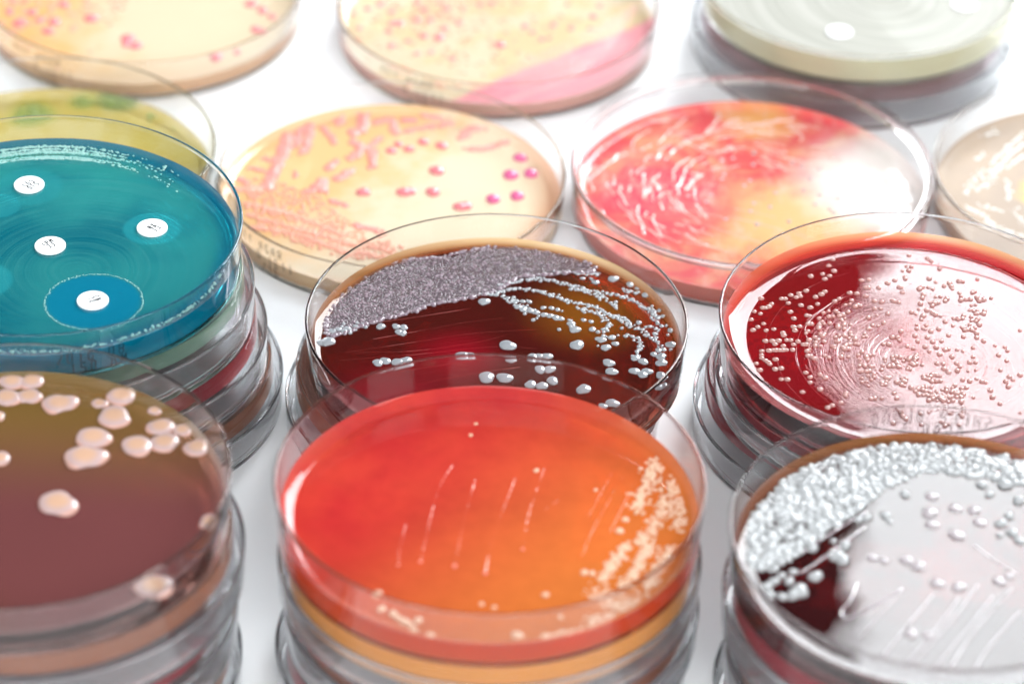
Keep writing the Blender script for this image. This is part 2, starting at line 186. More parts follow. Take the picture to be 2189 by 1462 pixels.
0.39],[[[-16.74,26.84],[-13.84,23.78],[-9.27,20.83]],0.47],[[[-7.58,20.91],[-4.09,24.26],[-3.35,21.12]],0.63],[[[-6.83,17.78],[-7.74,15.38]],0.79],
[[[-22.23,4.55],[-20.18,3.1]],0.55],[[[-25.16,-9.34],[-25.03,-13.84],[-22.69,-20.43]],0.39],[[[-27.43,-9.44],[-25.75,-7.1]],0.55],[[[-6.06,40.19],
[-9.75,31.07],[-11.5,29.37]],0.79],[[[16.8,25.15],[23.22,26.27],[27.71,30.5]],0.87],[[[16.64,21.96],[22.86,19.89],[26.96,17.72]],0.63],[[[-0.96,38.81],
[-5.33,36.15]],0.55],[[[0.18,34.79],[6.71,37.56],[11.89,38.63]],0.47],[[[1.99,26.02],[6.96,23.08],[11.97,21.73]],0.71],[[[6.04,21.44],[10.17,19.27],
[15.17,17.93]],0.55],[[[4.34,31.76],[8.15,31.14]],0.55],[[[11.71,34.55],[14.94,30.67],[13.9,26.61]],0.55],[[[14.29,17.1],[20.5,15.04]],0.47]],
"P_dot":[[1.39,15.68,1.43],[-7.04,8.24,1.42],[-6.34,10.61,1.42],[0.26,7.82,1.42],[-1.29,5.42,1.42],[6.71,2.34,1.41],[-16.02,-0.29,1.41],
[-10.19,0.37,1.41],[-11.32,-2.9,1.41],[0.9,-2.92,1.41],[-0.07,-6.76,1.4],[4.97,-4.63,1.41],[-6.6,-10.85,1.4],[1.34,-12.95,1.4],[9.63,-11.2,1.4],
[16.01,9.51,1.42],[14.07,3.85,1.42],[18.13,1.89,1.41],[16.86,-2.53,1.41],[20.47,-4.87,1.41],[18.77,14.18,1.43],[14.21,15.52,1.43],[11.75,16.98,1.43],
[1.81,21.23,1.44],[-3.77,18.59,1.43],[-6.75,17.65,1.43],[23.04,0.44,1.41],[21.41,-6.49,1.4]],"FL_col":[[-5.23,43.09,5.87],[-0.93,42.83,5.87],
[-5.45,36.26,6.36],[-0.76,36.92,5.83],[6.14,34.51,7.67],[14.81,35.08,3.7],[20.18,39.67,6.91],[27.16,33.2,3.17],[18.49,30.13,7.9],[14.83,22.44,7.84],
[13.76,15.42,8.82],[24.37,19.97,7.29],[28.78,27.03,6.3],[30.08,21.36,6.78],[34.57,26.84,4.46],[37.25,19.92,6.25],[9.91,-0.94,8.67],[32.54,-27.65,8.18],
[42.04,-5.81,5.07],[-6.44,29.47,3.16],[-4.25,14.2,4.92],[18.74,35.52,1.59]],"F_str":[[[[36.01,21.62],[34.4,13.36],[32.36,7.63],[30.85,2.77]],3.11],
[[[40.3,14.43],[38.2,7.08],[35.15,-1.0],[32.15,-8.94]],3.11],[[[41.63,8.03],[40.41,-3.13]],2.85],[[[29.27,-9.06],[25.39,-17.68],[23.94,-21.53]],1.86],
[[[34.06,-8.86],[30.12,-19.0],[27.71,-23.64]],1.86],[[[37.87,-10.25],[35.37,-16.5],[32.9,-23.42]],1.76],[[[22.04,-25.37],[26.73,-28.17],[31.93,-25.71]],
3.63],[[[21.55,-35.04],[25.29,-32.68],[30.0,-29.52]],3.11],[[[14.12,-39.36],[17.37,-38.5],[22.48,-36.1]],1.55]],"F_dot":[[6.47,-39.68,2.78],
[12.27,-39.8,2.32],[28.88,-0.48,1.74],[27.63,-4.46,2.02],[20.17,-18.81,1.9],[21.82,-19.05,1.71],[12.17,-26.53,1.69],[-0.93,-30.06,1.22],
[1.67,-31.06,1.22],[15.25,-33.46,1.4],[9.87,15.96,1.38],[22.63,9.62,0.98],[-3.52,32.4,1.0],[-4.57,28.15,1.09],[-22.44,-27.56,2.16],[-21.29,-32.34,2.05],
[-18.9,-33.72,2.05],[-17.68,-35.14,1.86],[-16.47,-36.19,2.05],[-15.52,-36.89,1.86],[-13.7,-35.71,2.05],[-14.52,-38.67,2.04],[-11.21,-40.72,2.31]],
"F_lin":[[[[5.71,14.56],[3.21,3.18],[1.87,-3.2],[0.37,-12.6],[-0.43,-19.9]],0.57],[[[11.82,18.09],[9.48,6.64],[8.11,-1.36],[7.27,-11.54]],0.47],
[[[15.8,6.92],[11.46,1.94]],0.26],[[[29.54,17.23],[22.59,-2.32],[19.69,-13.33]],0.26],[[[26.59,17.1],[20.66,-0.83]],0.21],[[[31.47,14.05],
[25.46,-5.33]],0.21],[[[-3.17,12.57],[-5.25,-1.9],[-6.2,-11.3],[-6.84,-17.85]],0.62],[[[-8.2,17.24],[-10.89,9.01],[-12.47,-2.21],[-13.38,-10.83],
[-13.99,-16.63]],0.52],[[[-17.47,-4.0],[-18.36,-11.82],[-18.59,-17.96]],0.41]],"FR_poly":[[[-40.79,5.54],[-40.19,10.85],[-37.92,16.96],[-33.49,24.61],
[-28.63,31.35],[-21.65,37.23],[-14.71,41.26],[-8.26,43.45],[-0.33,42.38],[7.19,41.65],[13.72,39.48],[20.89,35.94],[20.09,27.61],[15.32,29.46],
[9.16,30.23],[3.04,31.69],[-3.33,30.03],[-9.88,25.29],[-14.39,19.32],[-18.79,14.43],[-23.96,9.55],[-27.45,4.79],[-31.72,0.04],[-35.94,-4.66],
[-39.91,-3.54]]],"FR_col":[[-19.75,4.79,2.83],[-21.58,1.12,3.63],[-20.44,-0.13,3.22],[-26.58,-5.87,3.2],[-30.02,-10.8,3.98],[-31.47,-12.13,3.18],
[-33.89,-12.86,2.39],[-36.95,-9.82,2.79],[-36.26,-12.33,2.39],[-32.07,-7.7,2.4],[-35.27,-7.84,2.4],[-26.7,3.51,2.43],[-24.88,7.53,2.03],
[-22.1,6.33,1.62],[-31.12,-4.46,2.01],[-33.59,-5.84,2.0],[10.97,27.21,2.49],[15.97,27.43,3.32],[18.36,22.08,2.89],[12.33,23.86,2.06],[15.78,16.57,2.46],
[13.89,13.82,2.86],[16.04,10.59,2.85],[17.22,7.99,2.44],[13.12,9.8,1.63],[-14.68,14.6,2.45],[-16.37,13.86,2.04],[-10.54,15.45,2.46],[-5.9,23.07,2.48],
[-9.85,13.47,1.63]],"FR_clr":[[-0.16,22.64,3.3],[-1.01,16.86,4.1],[4.48,18.78,3.29],[8.55,18.28,3.29],[-0.9,12.85,3.27],[4.13,9.42,4.07],
[9.41,13.96,3.27],[-14.31,1.1,2.82],[-11.95,0.22,2.42],[-7.1,0.43,3.23],[-4.81,-1.42,3.62],[-1.23,-7.05,3.6],[3.09,-8.15,3.6],[11.69,-5.88,3.2],
[13.88,-3.86,2.41],[-8.02,-23.66,3.14],[-4.52,-24.14,2.75]],"FR_lin":[[[[-14.85,11.93],[-23.57,1.69],[-29.94,-5.05]],0.7],[[[-14.11,17.31],
[-23.21,8.26],[-30.07,0.76]],0.61],[[[-17.84,-7.11],[-19.58,-12.9],[-21.82,-17.39],[-20.13,-18.89],[-14.08,-13.93],[-8.54,-8.64]],0.44],[[[-8.54,-8.64],
[-14.8,-18.98],[-19.17,-25.97]],0.39],[[[-2.27,-10.28],[-9.07,-21.85],[-14.42,-31.27]],0.39],[[[7.21,-6.7],[0.61,-18.97],[-8.29,-32.84]],0.39],
[[[2.82,-11.34],[-3.68,-23.48],[-10.76,-34.75]],0.35],[[[14.32,-7.68],[5.11,-21.89],[-1.5,-35.58]],0.39],[[[10.08,-10.4],[2.63,-23.23],[-5.01,-35.72]],
0.35],[[[15.2,-15.24],[7.83,-26.7],[3.07,-36.6]],0.35],[[[7.17,6.91],[11.87,0.58],[16.3,-3.76]],0.35]],"T_disc":[[-6.06,25.11],[24.71,7.98],[1.91,-0.6],
[14.09,-22.48]],"T_zone":[[-6.05,24.77,16.63],[24.68,8.05,14.19],[14.26,-22.39,22.59],[-12.41,16.31,11.0],[-12.68,-15.12,16.02]],
"BR_disc":[[-7.14,-28.53],[27.79,-12.36]],"BM_col":[[7.75,-0.63,2.67],[9.78,-3.6,2.22],[12.48,-7.39,2.21],[14.47,-6.85,1.77],[1.04,-11.02,3.97],
[15.53,0.66,2.67],[-40.95,8.38,2.24],[-36.4,6.83,2.68],[-32.95,9.7,3.14],[-29.63,5.4,2.68],[-27.16,-0.67,3.56],[-30.08,-5.21,2.66],[-28.94,-0.76,3.11],
[-22.34,1.35,3.12],[-20.77,7.65,2.68],[-18.78,1.53,2.67],[-14.65,-2.66,2.66],[-10.73,0.18,2.22],[-14.52,7.97,2.69],[-9.6,8.23,2.24],
[-28.88,-12.98,2.64],[-24.58,-10.16,2.21],[-20.26,-7.33,3.1],[-15.82,-7.97,3.98],[-17.77,-15.87,2.2],[-21.69,-16.93,2.19],[20.43,-1.29,2.22],
[25.76,-0.58,1.78],[26.67,5.66,2.68],[-40.29,3.96,2.23],[-38.12,-3.88,2.22],[-11.97,-19.0,2.63],[-22.69,11.13,2.69],[-16.42,11.46,2.24],
[-5.18,11.15,2.24],[-1.61,12.23,2.25],[19.5,12.43,1.8],[28.48,12.0,2.25]],"BM_poly":[[[40.22,16.22],[25.78,6.5],[19.57,-11.37],[13.0,-17.73],
[6.46,-20.63],[-2.16,-27.01],[-6.41,-31.44],[2.4,-39.33],[15.32,-37.02],[28.32,-28.0],[41.63,-10.24],[45.4,3.08],[44.28,16.43]]],
"BL_col":[[-13.53,-8.25,4.88],[-2.29,-18.61,4.84],[0.28,-22.37,4.39],[-2.43,-21.65,3.51],[30.15,2.02,4.48],[33.52,-1.38,4.02],[36.43,-4.78,3.12],
[32.49,-12.02,3.98],[34.31,-12.81,3.1],[22.62,-27.24,4.81],[28.1,-24.39,2.63],[-36.58,-5.02,3.12],[-36.35,0.34,2.68],[-33.24,0.5,2.68],
[-36.36,-6.79,2.22],[-23.48,-10.53,4.43],[-24.64,-15.84,3.97],[-30.28,-5.58,4.0],[-33.06,-11.9,4.43],[-21.93,-0.7,4.02],[-27.55,-9.86,3.55]],
"G_col":[[15.24,41.35,4.72],[17.19,38.98,3.85],[13.78,38.81,3.85],[-6.92,32.87,4.69],[-4.84,29.73,4.25],[-8.45,27.93,3.82],[19.43,42.39,2.58],
[6.12,38.43,3.42],[25.05,32.84,3.41],[31.98,26.71,2.54]],"RR_str":[[[[-17.41,31.51],[-24.72,19.86],[-28.15,14.81]],0.83],[[[-17.96,25.81],
[-23.42,17.82],[-26.48,12.82]],0.69],[[[-18.51,20.16],[-23.87,12.94]],0.69],[[[-28.71,12.71],[-33.39,5.61],[-36.12,-0.65]],1.59],[[[-27.1,10.03],
[-30.18,4.4],[-33.0,1.54]],1.38],[[[-25.23,14.26],[-27.84,9.99]],1.38],[[[-24.38,7.41],[-24.54,-2.11]],0.69],[[[-35.9,-6.69],[-32.17,-9.85],
[-30.03,-14.39]],0.83],[[[-32.85,-5.2],[-27.23,-7.61]],0.83],[[[-24.31,-7.47],[-22.5,-11.38],[-21.8,-14.0]],1.38],[[[-32.09,-13.17],[-26.64,-16.87],
[-22.32,-19.29]],0.9],[[[-29.96,19.6],[-30.95,16.76]],0.83],[[[-20.81,37.79],[-20.5,37.09]],0.9],[[[-28.34,29.55],[-24.82,31.15]],1.73]],
"T_zone_k":[[-6.05,24.77,16.63,0.25],[24.68,8.05,14.19,0.55],[14.26,-22.39,22.59,1.0],[-12.41,16.31,11.0,0.4],[-12.68,-15.12,16.02,0.5]]}''')

# ------------------------------------------------------------------ node helpers
def newmat(name):
    m = bpy.data.materials.new(name); m.use_nodes = True
    nt = m.node_tree; nt.nodes.clear()
    out = nt.nodes.new("ShaderNodeOutputMaterial")
    return m, nt, out
class N:
    def __init__(s, nt):
        s.nt = nt
        tc = nt.nodes.new("ShaderNodeTexCoord"); s.tc = tc
        vm = nt.nodes.new("ShaderNodeVectorMath"); vm.operation = 'SCALE'; vm.inputs[3].default_value = 1000.0
        nt.links.new(tc.outputs['Object'], vm.inputs[0]); s.mm = vm.outputs[0]
    def link(s, a, b):
        if hasattr(a, 'is_linked') or hasattr(a, 'links'): s.nt.links.new(a, b)
        else: b.default_value = a
    def noise(s, scale, detail=3, rough=.5, vec=None, dist=0.0):
        n = s.nt.nodes.new("ShaderNodeTexNoise"); n.inputs['Scale'].default_value = scale
        n.inputs['Detail'].default_value = detail; n.inputs['Roughness'].default_value = rough; n.inputs['Distortion'].default_value = dist
        s.nt.links.new(vec if vec is not None else s.mm, n.inputs['Vector']); return n.outputs['Fac']
    def voro(s, scale, vec=None, out='Distance'):
        n = s.nt.nodes.new("ShaderNodeTexVoronoi"); n.inputs['Scale'].default_value = scale
        s.nt.links.new(vec if vec is not None else s.mm, n.inputs['Vector']); return n.outputs[out]
    def ramp(s, fac, lo, hi, a=0.0, b=1.0, smooth=True):
        n = s.nt.nodes.new("ShaderNodeMapRange"); n.clamp = True
        if smooth: n.interpolation_type = 'SMOOTHSTEP'
        s.nt.links.new(fac, n.inputs[0])
        for i, v in zip((1, 2, 3, 4), (lo, hi, a, b)): n.inputs[i].default_value = v
        return n.outputs[0]
    def math(s, op, a, b=0.0):
        n = s.nt.nodes.new("ShaderNodeMath"); n.operation = op
        s.link(a, n.inputs[0]); s.link(b, n.inputs[1]); return n.outputs[0]
    def mixc(s, f, a, b):
        n = s.nt.nodes.new("ShaderNodeMix"); n.data_type = 'RGBA'
        s.link(f, n.inputs[0])
        s.link(a if not isinstance(a, tuple) else (*a[:3], 1), n.inputs[6]); s.link(b if not isinstance(b, tuple) else (*b[:3], 1), n.inputs[7])
        return n.outputs[2]
    def sep(s, v):
        n = s.nt.nodes.new("ShaderNodeSeparateXYZ"); s.nt.links.new(v, n.inputs[0]); return n.outputs
    def radial(s, cx, cy_):
        n = s.nt.nodes.new("ShaderNodeVectorMath"); n.operation = 'DISTANCE'
        c = s.nt.nodes.new("ShaderNodeVectorMath"); c.operation = 'MULTIPLY'; c.inputs[1].default_value = (1, 1, 0)
        s.nt.links.new(s.mm, c.inputs[0]); s.nt.links.new(c.outputs[0], n.inputs[0]); n.inputs[1].default_value = (cx, cy_, 0)
        return n.outputs['Value']
    def mapping(s, rot=0.0, scale=(1, 1, 1), loc=(0, 0, 0)):
        n = s.nt.nodes.new("ShaderNodeMapping"); n.inputs['Rotation'].default_value = (0, 0, rot); n.inputs['Scale'].default_value = scale
        n.inputs['Location'].default_value = loc
        s.nt.links.new(s.mm, n.inputs[0]); return n.outputs[0]
    def bump(s, h, strength=.3, dist=.0003):
        n = s.nt.nodes.new("ShaderNodeBump"); n.inputs['Strength'].default_value = strength; n.inputs['Distance'].default_value = dist
        s.nt.links.new(h, n.inputs['Height']); return n.outputs[0]

def plastic(name, tint=(0.996, 0.998, 1.0), rough=0.0, scratch=0.0, haze=0.0):
    m, nt, out = newmat(name); n = N(nt)
    g = nt.nodes.new("ShaderNodeBsdfGlass"); g.inputs['IOR'].default_value = 1.43
    g.inputs['Color'].default_value = (*tint, 1); g.inputs['Roughness'].default_value = rough
    if scratch > 0:
        v = n.mapping(0.4, (1, 8, 1)); h = n.noise(0.9, 6, .7, v)
        nt.links.new(n.bump(h, scratch, .0001), g.inputs['Normal'])
    sh = g.outputs[0]
    if haze:       # scuffs and fine scratches scatter a little light, whitened to brighten the dim stacks
        d = nt.nodes.new("ShaderNodeBsdfDiffuse"); d.inputs[0].default_value = (.82, .83, .86, 1)
        t = nt.nodes.new("ShaderNodeBsdfTranslucent"); t.inputs[0].default_value = (.82, .83, .86, 1)
        a = nt.nodes.new("ShaderNodeMixShader"); a.inputs[0].default_value = .5
        nt.links.new(d.outputs[0], a.inputs[1]); nt.links.new(t.outputs[0], a.inputs[2])
        b = nt.nodes.new("ShaderNodeMixShader")
        scr = n.ramp(n.noise(1.2, 5, .7, n.mapping(.5, (1, 7, 1.5))), .45, .75, haze*.7, min(1, haze*3.0))
        nt.links.new(scr, b.inputs[0]); nt.links.new(sh, b.inputs[1]); nt.links.new(a.outputs[0], b.inputs[2]); sh = b.outputs[0]
    nt.links.new(sh, out.inputs['Surface'])
    return m
PLASTIC = plastic("clear_polystyrene")
PLASTIC_WORN = plastic("scuffed_polystyrene", (0.985, 0.99, 0.995), 0.01, 0.06, .05)

def agar_mat(name, sigma, film=None, side=None, ior=1.34, tint=(1, 1, 1), bump=None, rough=.025):
    """gel: clear wet top, light absorbed through its depth; film(n) -> (colour, factor) is growth, cloudiness or painted light on the top"""
    m, nt, out = newmat(name); n = N(nt)
    g = nt.nodes.new("ShaderNodeBsdfGlass"); g.inputs['IOR'].default_value = ior
    g.inputs['Color'].default_value = (*tint, 1); g.inputs['Roughness'].default_value = 0.0
    top = g.outputs[0]
    if bump:
        b = bump(n); nt.links.new(b, g.inputs['Normal'])
    if film:
        c, f = film(n)
        p = nt.nodes.new("ShaderNodeBsdfPrincipled"); n.link(c if not isinstance(c, tuple) else (*c, 1), p.inputs['Base Color'])
        p.inputs['Roughness'].default_value = rough; p.inputs['IOR'].default_value = 1.36
        if bump: nt.links.new(b, p.inputs['Normal'])
        mx = nt.nodes.new("ShaderNodeMixShader"); n.link(f, mx.inputs[0])
        nt.links.new(top, mx.inputs[1]); nt.links.new(p.outputs[0], mx.inputs[2]); top = mx.outputs[0]
    tr = nt.nodes.new("ShaderNodeBsdfTransparent")
    geo = nt.nodes.new("ShaderNodeNewGeometry"); sx = n.sep(geo.outputs['True Normal'])
    back = geo.outputs['Backfacing']
    # |z| of the normal picks the top; the underside points down from outside and up from inside
    sgn = n.math('SUBTRACT', 1.0, n.math('MULTIPLY', back, 2.0))
    nz = n.math('MULTIPLY', sx[2], sgn)
    fac = n.math('GREATER_THAN', nz, 0.25)
    mx = nt.nodes.new("ShaderNodeMixShader"); nt.links.new(fac, mx.inputs[0])
    sd = tr.outputs[0]
    if side:       # the gel is cloudy: its rim scatters light
        df = nt.nodes.new("ShaderNodeBsdfDiffuse"); df.inputs[0].default_value = (*side[0], 1)
        m2 = nt.nodes.new("ShaderNodeMixShader")
        nt.links.new(n.math('MULTIPLY', n.math('LESS_THAN', n.math('ABSOLUTE', nz), .5), side[1]), m2.inputs[0])
        nt.links.new(sd, m2.inputs[1]); nt.links.new(df.outputs[0], m2.inputs[2]); sd = m2.outputs[0]
    nt.links.new(sd, mx.inputs[1]); nt.links.new(top, mx.inputs[2])
    nt.links.new(mx.outputs[0], out.inputs['Surface'])
    smax = max(sigma); va = nt.nodes.new("ShaderNodeVolumeAbsorption")
    va.inputs['Color'].default_value = tuple(1-s/smax for s in sigma)+(1,)
    va.inputs['Density'].default_value = smax*1000
    nt.links.new(va.outputs[0], out.inputs['Volume'])
    return m

def growth(name, col, rough=.18, sss=0.0, trans=0.0, col2=None, scale=.4, coat=0.0):
    m, nt, out = newmat(name); n = N(nt)
    p = nt.nodes.new("ShaderNodeBsdfPrincipled")
    if col2:
        nt.links.new(n.mixc(n.noise(scale, 3), col, col2), p.inputs['Base Color'])
    else: p.inputs['Base Color'].default_value = (*col, 1)
    p.inputs['Roughness'].default_value = rough; p.inputs['IOR'].default_value = 1.4
    p.inputs['Transmission Weight'].default_value = trans
    if coat: p.inputs['Coat Weight'].default_value = coat; p.inputs['Coat Roughness'].default_value = .05
    if sss:
        p.inputs['Subsurface Weight'].default_value = sss; p.inputs['Subsurface Scale'].default_value = .001
        p.inputs['Subsurface Radius'].default_value = (1, .8, .7)
    nt.links.new(p.outputs[0], out.inputs['Surface'])
    return m

# ------------------------------------------------------------------ mesh helpers (millimetres in, metres out)
def link(o, parent=None):
    COL.objects.link(o)
    if parent: o.parent = parent
    return o
def mesh(name, verts, faces, mat, parent=None, smooth=True, angle=35):
    me = bpy.data.meshes.new(name)
    me.from_pydata([(x*MM, y*MM, z*MM) for x, y, z in verts], [], faces)
    if smooth:
        me.polygons.foreach_set('use_smooth', [True]*len(me.polygons))
        if angle: me.set_sharp_from_angle(angle=math.radians(angle))
    me.update()
    if mat: me.materials.append(mat)
    o = bpy.data.objects.new(name, me)
    return link(o, parent)
def lathe(name, prof, mat, parent=None, seg=144, closed=True, angle=35):
    """prof: (r,z) loop, counter-clockwise when the axis is on the left -> outward normals"""
    V, F = [], []
    n = len(prof); idx = []
    for r, z in prof:
        if r < 1e-6: idx.append([len(V)]); V.append((0, 0, z))
        else:
            idx.append(list(range(len(V), len(V)+seg)))
            V += [(r*math.cos(2*math.pi*k/seg), r*math.sin(2*math.pi*k/seg), z) for k in range(seg)]
    for i in range(n if closed else n-1):
        a, b = idx[i], idx[(i+1) % n]
        if len(a) == 1 and len(b) == 1: continue
        for k in range(seg):
            k2 = (k+1) % seg
            if len(a) == 1: F.append((a[0], b[k2], b[k]))
            elif len(b) == 1: F.append((a[k], a[k2], b[0]))
            else: F.append((a[k], a[k2], b[k2], b[k]))
    return mesh(name, V, F, mat, parent, True, angle)

def base_profile(R, h, z0=0.0, wall=0.85, draft=1.1, foot=True):
    """open dish: centre bottom outwards, up the outer wall, round the rim, down the inner wall, floor back to the axis"""
    rb = R-draft; P = [(0, z0+.45)]
    if foot: P += [(rb-3.0, z0+.45), (rb-2.7, z0), (rb-1.0, z0)]
    else: P += [(rb-1.0, z0)]
    P += [(rb-.3, z0+.12), (rb, z0+.55)]
    P += [(rb+(draft-.15)*q, z0+.55+(h-1.0)*q) for q in (.02, .06, .3, .6, .92, .98)]
    P += [(R-.12, z0+h-.42)]
    P += [(R-.12, z0+h-.24), (R-.20, z0+h-.08), (R-.34, z0+h), (R-wall+.22, z0+h), (R-wall+.06, z0+h-.10), (R-wall, z0+h-.3), (R-wall, z0+h-.5)]
    ri = rb-wall+.15
    P += [(R-wall+(ri-(R-wall))*q, z0+h-.3-(h-2.6)*q) for q in (.08, .35, .65, .94, 1.0)]
    P += [(ri-.12, z0+2.05), (ri-.35, z0+1.75), (ri-1.0, z0+1.5), (0, z0+1.5)]
    return P
def inner_r(R, h, z, wall=0.85, draft=1.1):
    rb = R-draft; ri = rb-wall+.15
    t = min(1, max(0, (h-.3-z)/(h-2.6))); return (R-wall)+(ri-(R-wall))*t

def agar_disc(name, R, zb, zt, mat, parent, men=1.0, wob=.05, seed=0, seg=144, rings=26, dome=0.0, mw=3.0):
    """solid slab with a meniscus climbing the wall"""
    rnd = random.Random(seed); ph = [rnd.uniform(0, 6.28) for _ in range(8)]
    V, F = [(0, 0, zt)], []
    rs = [R*(1-(1-i/rings)**1.7) for i in range(1, rings+1)]
    def z_at(r, a):
        z = zt+men*max(0, (r-(R-mw))/mw)**2.2
        x, y = r*math.cos(a), r*math.sin(a)
        z += wob*(math.sin(x*.11+ph[0])*math.cos(y*.13+ph[1])+.5*math.sin(x*.27+y*.21+ph[2])+.25*math.sin(y*.45-x*.31+ph[3]))
        if dome: z -= dome*max(0, (r-(R-8))/8)**3*0.0
        return z
    for r in rs:
        V += [(r*math.cos(2*math.pi*k/seg), r*math.sin(2*math.pi*k/seg), z_at(r, 2*math.pi*k/seg)) for k in range(seg)]
    for k in range(seg): F.append((0, 1+k, 1+(k+1) % seg))
    for i in range(rings-1):
        a, b = 1+i*seg, 1+(i+1)*seg
        for k in range(seg): k2 = (k+1) % seg; F.append((a+k, b+k, b+k2, a+k2))
    a = 1+(rings-1)*seg; b = len(V)
    V += [((R-.25)*math.cos(2*math.pi*k/seg), (R-.25)*math.sin(2*math.pi*k/seg), zb) for k in range(seg)]
    for k in range(seg): k2 = (k+1) % seg; F.append((a+k, b+k, b+k2, a+k2))
    c = len(V); V.append((0, 0, zb))
    for k in range(seg): F.append((b+k, c, b+(k+1) % seg))
    return mesh(name, V, F, mat, parent, True, 50)

class Blobs:
    """many small domes collected into one mesh"""
    def __init__(s): s.V, s.F = [], []
    def dome(s, x, y, z, rx, ry, h, rot=0.0, seg=10, prof=((1, -.15), (.96, .35), (.72, .8), (.36, .97)), lump=0.0):
        i0 = len(s.V); c, sn = math.cos(rot), math.sin(rot); n = len(prof)
        rad = [1+lump*random.uniform(-1, 1) for _ in range(seg)]
        for pr, pz in prof:
            for k in range(seg):
                a = 2*math.pi*k/seg; u, v = pr*rx*rad[k]*math.cos(a), pr*ry*rad[k]*math.sin(a)
                s.V.append((x+u*c-v*sn, y+u*sn+v*c, z+pz*h))
        s.V.append((x, y, z+h))
        for j in range(n-1):
            for k in range(seg):
                k2 = (k+1) % seg; s.F.append((i0+j*seg+k, i0+j*seg+k2, i0+(j+1)*seg+k2, i0+(j+1)*seg+k))
        for k in range(seg): s.F.append((i0+(n-1)*seg+k, i0+(n-1)*seg+(k+1) % seg, i0+n*seg))
    def ridge(s, pts, z, w, h, jit=.15, step=.4, side=7, flat=1.0):
        """half-round bead of agar or growth along a path"""
        P = smooth_path(pts, step); i0 = len(s.V); n = len(P); m = side
        for i, (x, y) in enumerate(P):
            x2, y2 = P[min(i+1, n-1)]; x1, y1 = P[max(i-1, 0)]
            d = math.hypot(x2-x1, y2-y1) or 1; nx, ny = -(y2-y1)/d, (x2-x1)/d
            e = min(1, .25+1.2*min(i, n-1-i)*step/max(w, .2)); ww = w*.5*e*(1+jit*random.uniform(-1, 1)); hh = h*e*(1+jit*random.uniform(-1, 1))
            for k in range(m):
                a = math.pi*k/(m-1); q = math.cos(a)
                s.V.append((x+nx*ww*q, y+ny*ww*q, z-.05+hh*math.sin(a)**flat))
        for i in range(n-1):
            for k in range(m-1):
                a = i0+i*m+k; s.F.append((a, a+m, a+m+1, a+1))
        s.F.append(tuple(i0+k for k in range(m))); s.F.append(tuple(i0+(n-1)*m+k for k in reversed(range(m))))
    def build(s, name, mat, parent=None, angle=None): return mesh(name, s.V, s.F, mat, parent, True, angle)

def smooth_path(pts, step):
    P = [tuple(p[:2]) for p in pts]
    if len(P) > 2:
        Q = []
        E = [P[0]]+P+[P[-1]]
        for i in range(1, len(E)-2):
            p0, p1, p2, p3 = E[i-1:i+3]
            for t in [k/8 for k in range(8)]:
                Q.append(tuple(.5*((2*p1[j])+(-p0[j]+p2[j])*t+(2*p0[j]-5*p1[j]+4*p2[j]-p3[j])*t*t+(-p0[j]+3*p1[j]-3*p2[j]+p3[j])*t**3) for j in (0, 1)))
        P = Q+[P[-1]]
    out = [P[0]]; acc = 0
    for a, b in zip(P, P[1:]):
        L = math.hypot(b[0]-a[0], b[1]-a[1]); 
        if L < 1e-6: continue
        t = step-acc
        while t <= L:
            out.append((a[0]+(b[0]-a[0])*t/L, a[1]+(b[1]-a[1])*t/L)); t += step
        acc = L-(t-step)
    if len(out) < 2: out.append(P[-1])
    return out
def inside(x, y, poly):
    c = False; n = len(poly); j = n-1
    for i in range(n):
        xi, yi = poly[i][:2]; xj, yj = poly[j][:2]
        if (yi > y) != (yj > y) and x < (xj-xi)*(y-yi)/(yj-yi)+xi: c = not c
        j = i
    return c
def scatter(poly, n, dmin=0.0):
    xs = [p[0] for p in poly]; ys = [p[1] for p in poly]; out = []
    t = 0; cell = {}
    while len(out) < n and t < n*30:
        t += 1; x, y = random.uniform(min(xs), max(xs)), random.uniform(min(ys), max(ys))
        if not inside(x, y, poly): continue
        if dmin:
            k = (int(x//dmin), int(y//dmin)); bad = False
            for i in (-1, 0, 1):
                for j in (-1, 0, 1):
                    for q in cell.get((k[0]+i, k[1]+j), ()):
                        if (q[0]-x)**2+(q[1]-y)**2 < dmin*dmin: bad = True
            if bad: continue
            cell.setdefault(k, []).append((x, y))
        out.append((x, y))
    return out

# single colonies: a few meshes, linked copies
def colony_mesh(name, mat, asp=.32, lump=.06, seg=28, flat=2.4, dimple=0.0):
    b = Blobs(); rnd = random.Random(name)
    prof = [(1.0, -.2), (1.0, .12), (.97, .38)]+[(math.cos(t), (math.sin(t))**(2/flat)) for t in (.45, .75, 1.0, 1.2, 1.38)]
    i0 = 0; ph = rnd.uniform(0, 6.28); V, F = [], []
    for pr, pz in prof:
        for k in range(seg):
            a = 2*math.pi*k/seg; R = .5*(1+lump*(math.sin(2*a+ph)+.6*math.sin(3*a+2*ph)+.3*math.sin(5*a)))
            V.append((pr*R*math.cos(a)*1000, pr*R*math.sin(a)*1000, (pz-dimple*(1-pr)**2)*asp*1000))
    V.append((0, 0, (1-dimple)*asp*1000)); n = len(prof)
    for j in range(n-1):
        for k in range(seg):
            k2 = (k+1) % seg; F.append((j*seg+k, j*seg+k2, (j+1)*seg+k2, (j+1)*seg+k))
    for k in range(seg): F.append(((n-1)*seg+k, (n-1)*seg+(k+1) % seg, n*seg))
    o = mesh(name, V, F, mat, None, True, None); me = o.data; bpy.data.objects.remove(o); return me
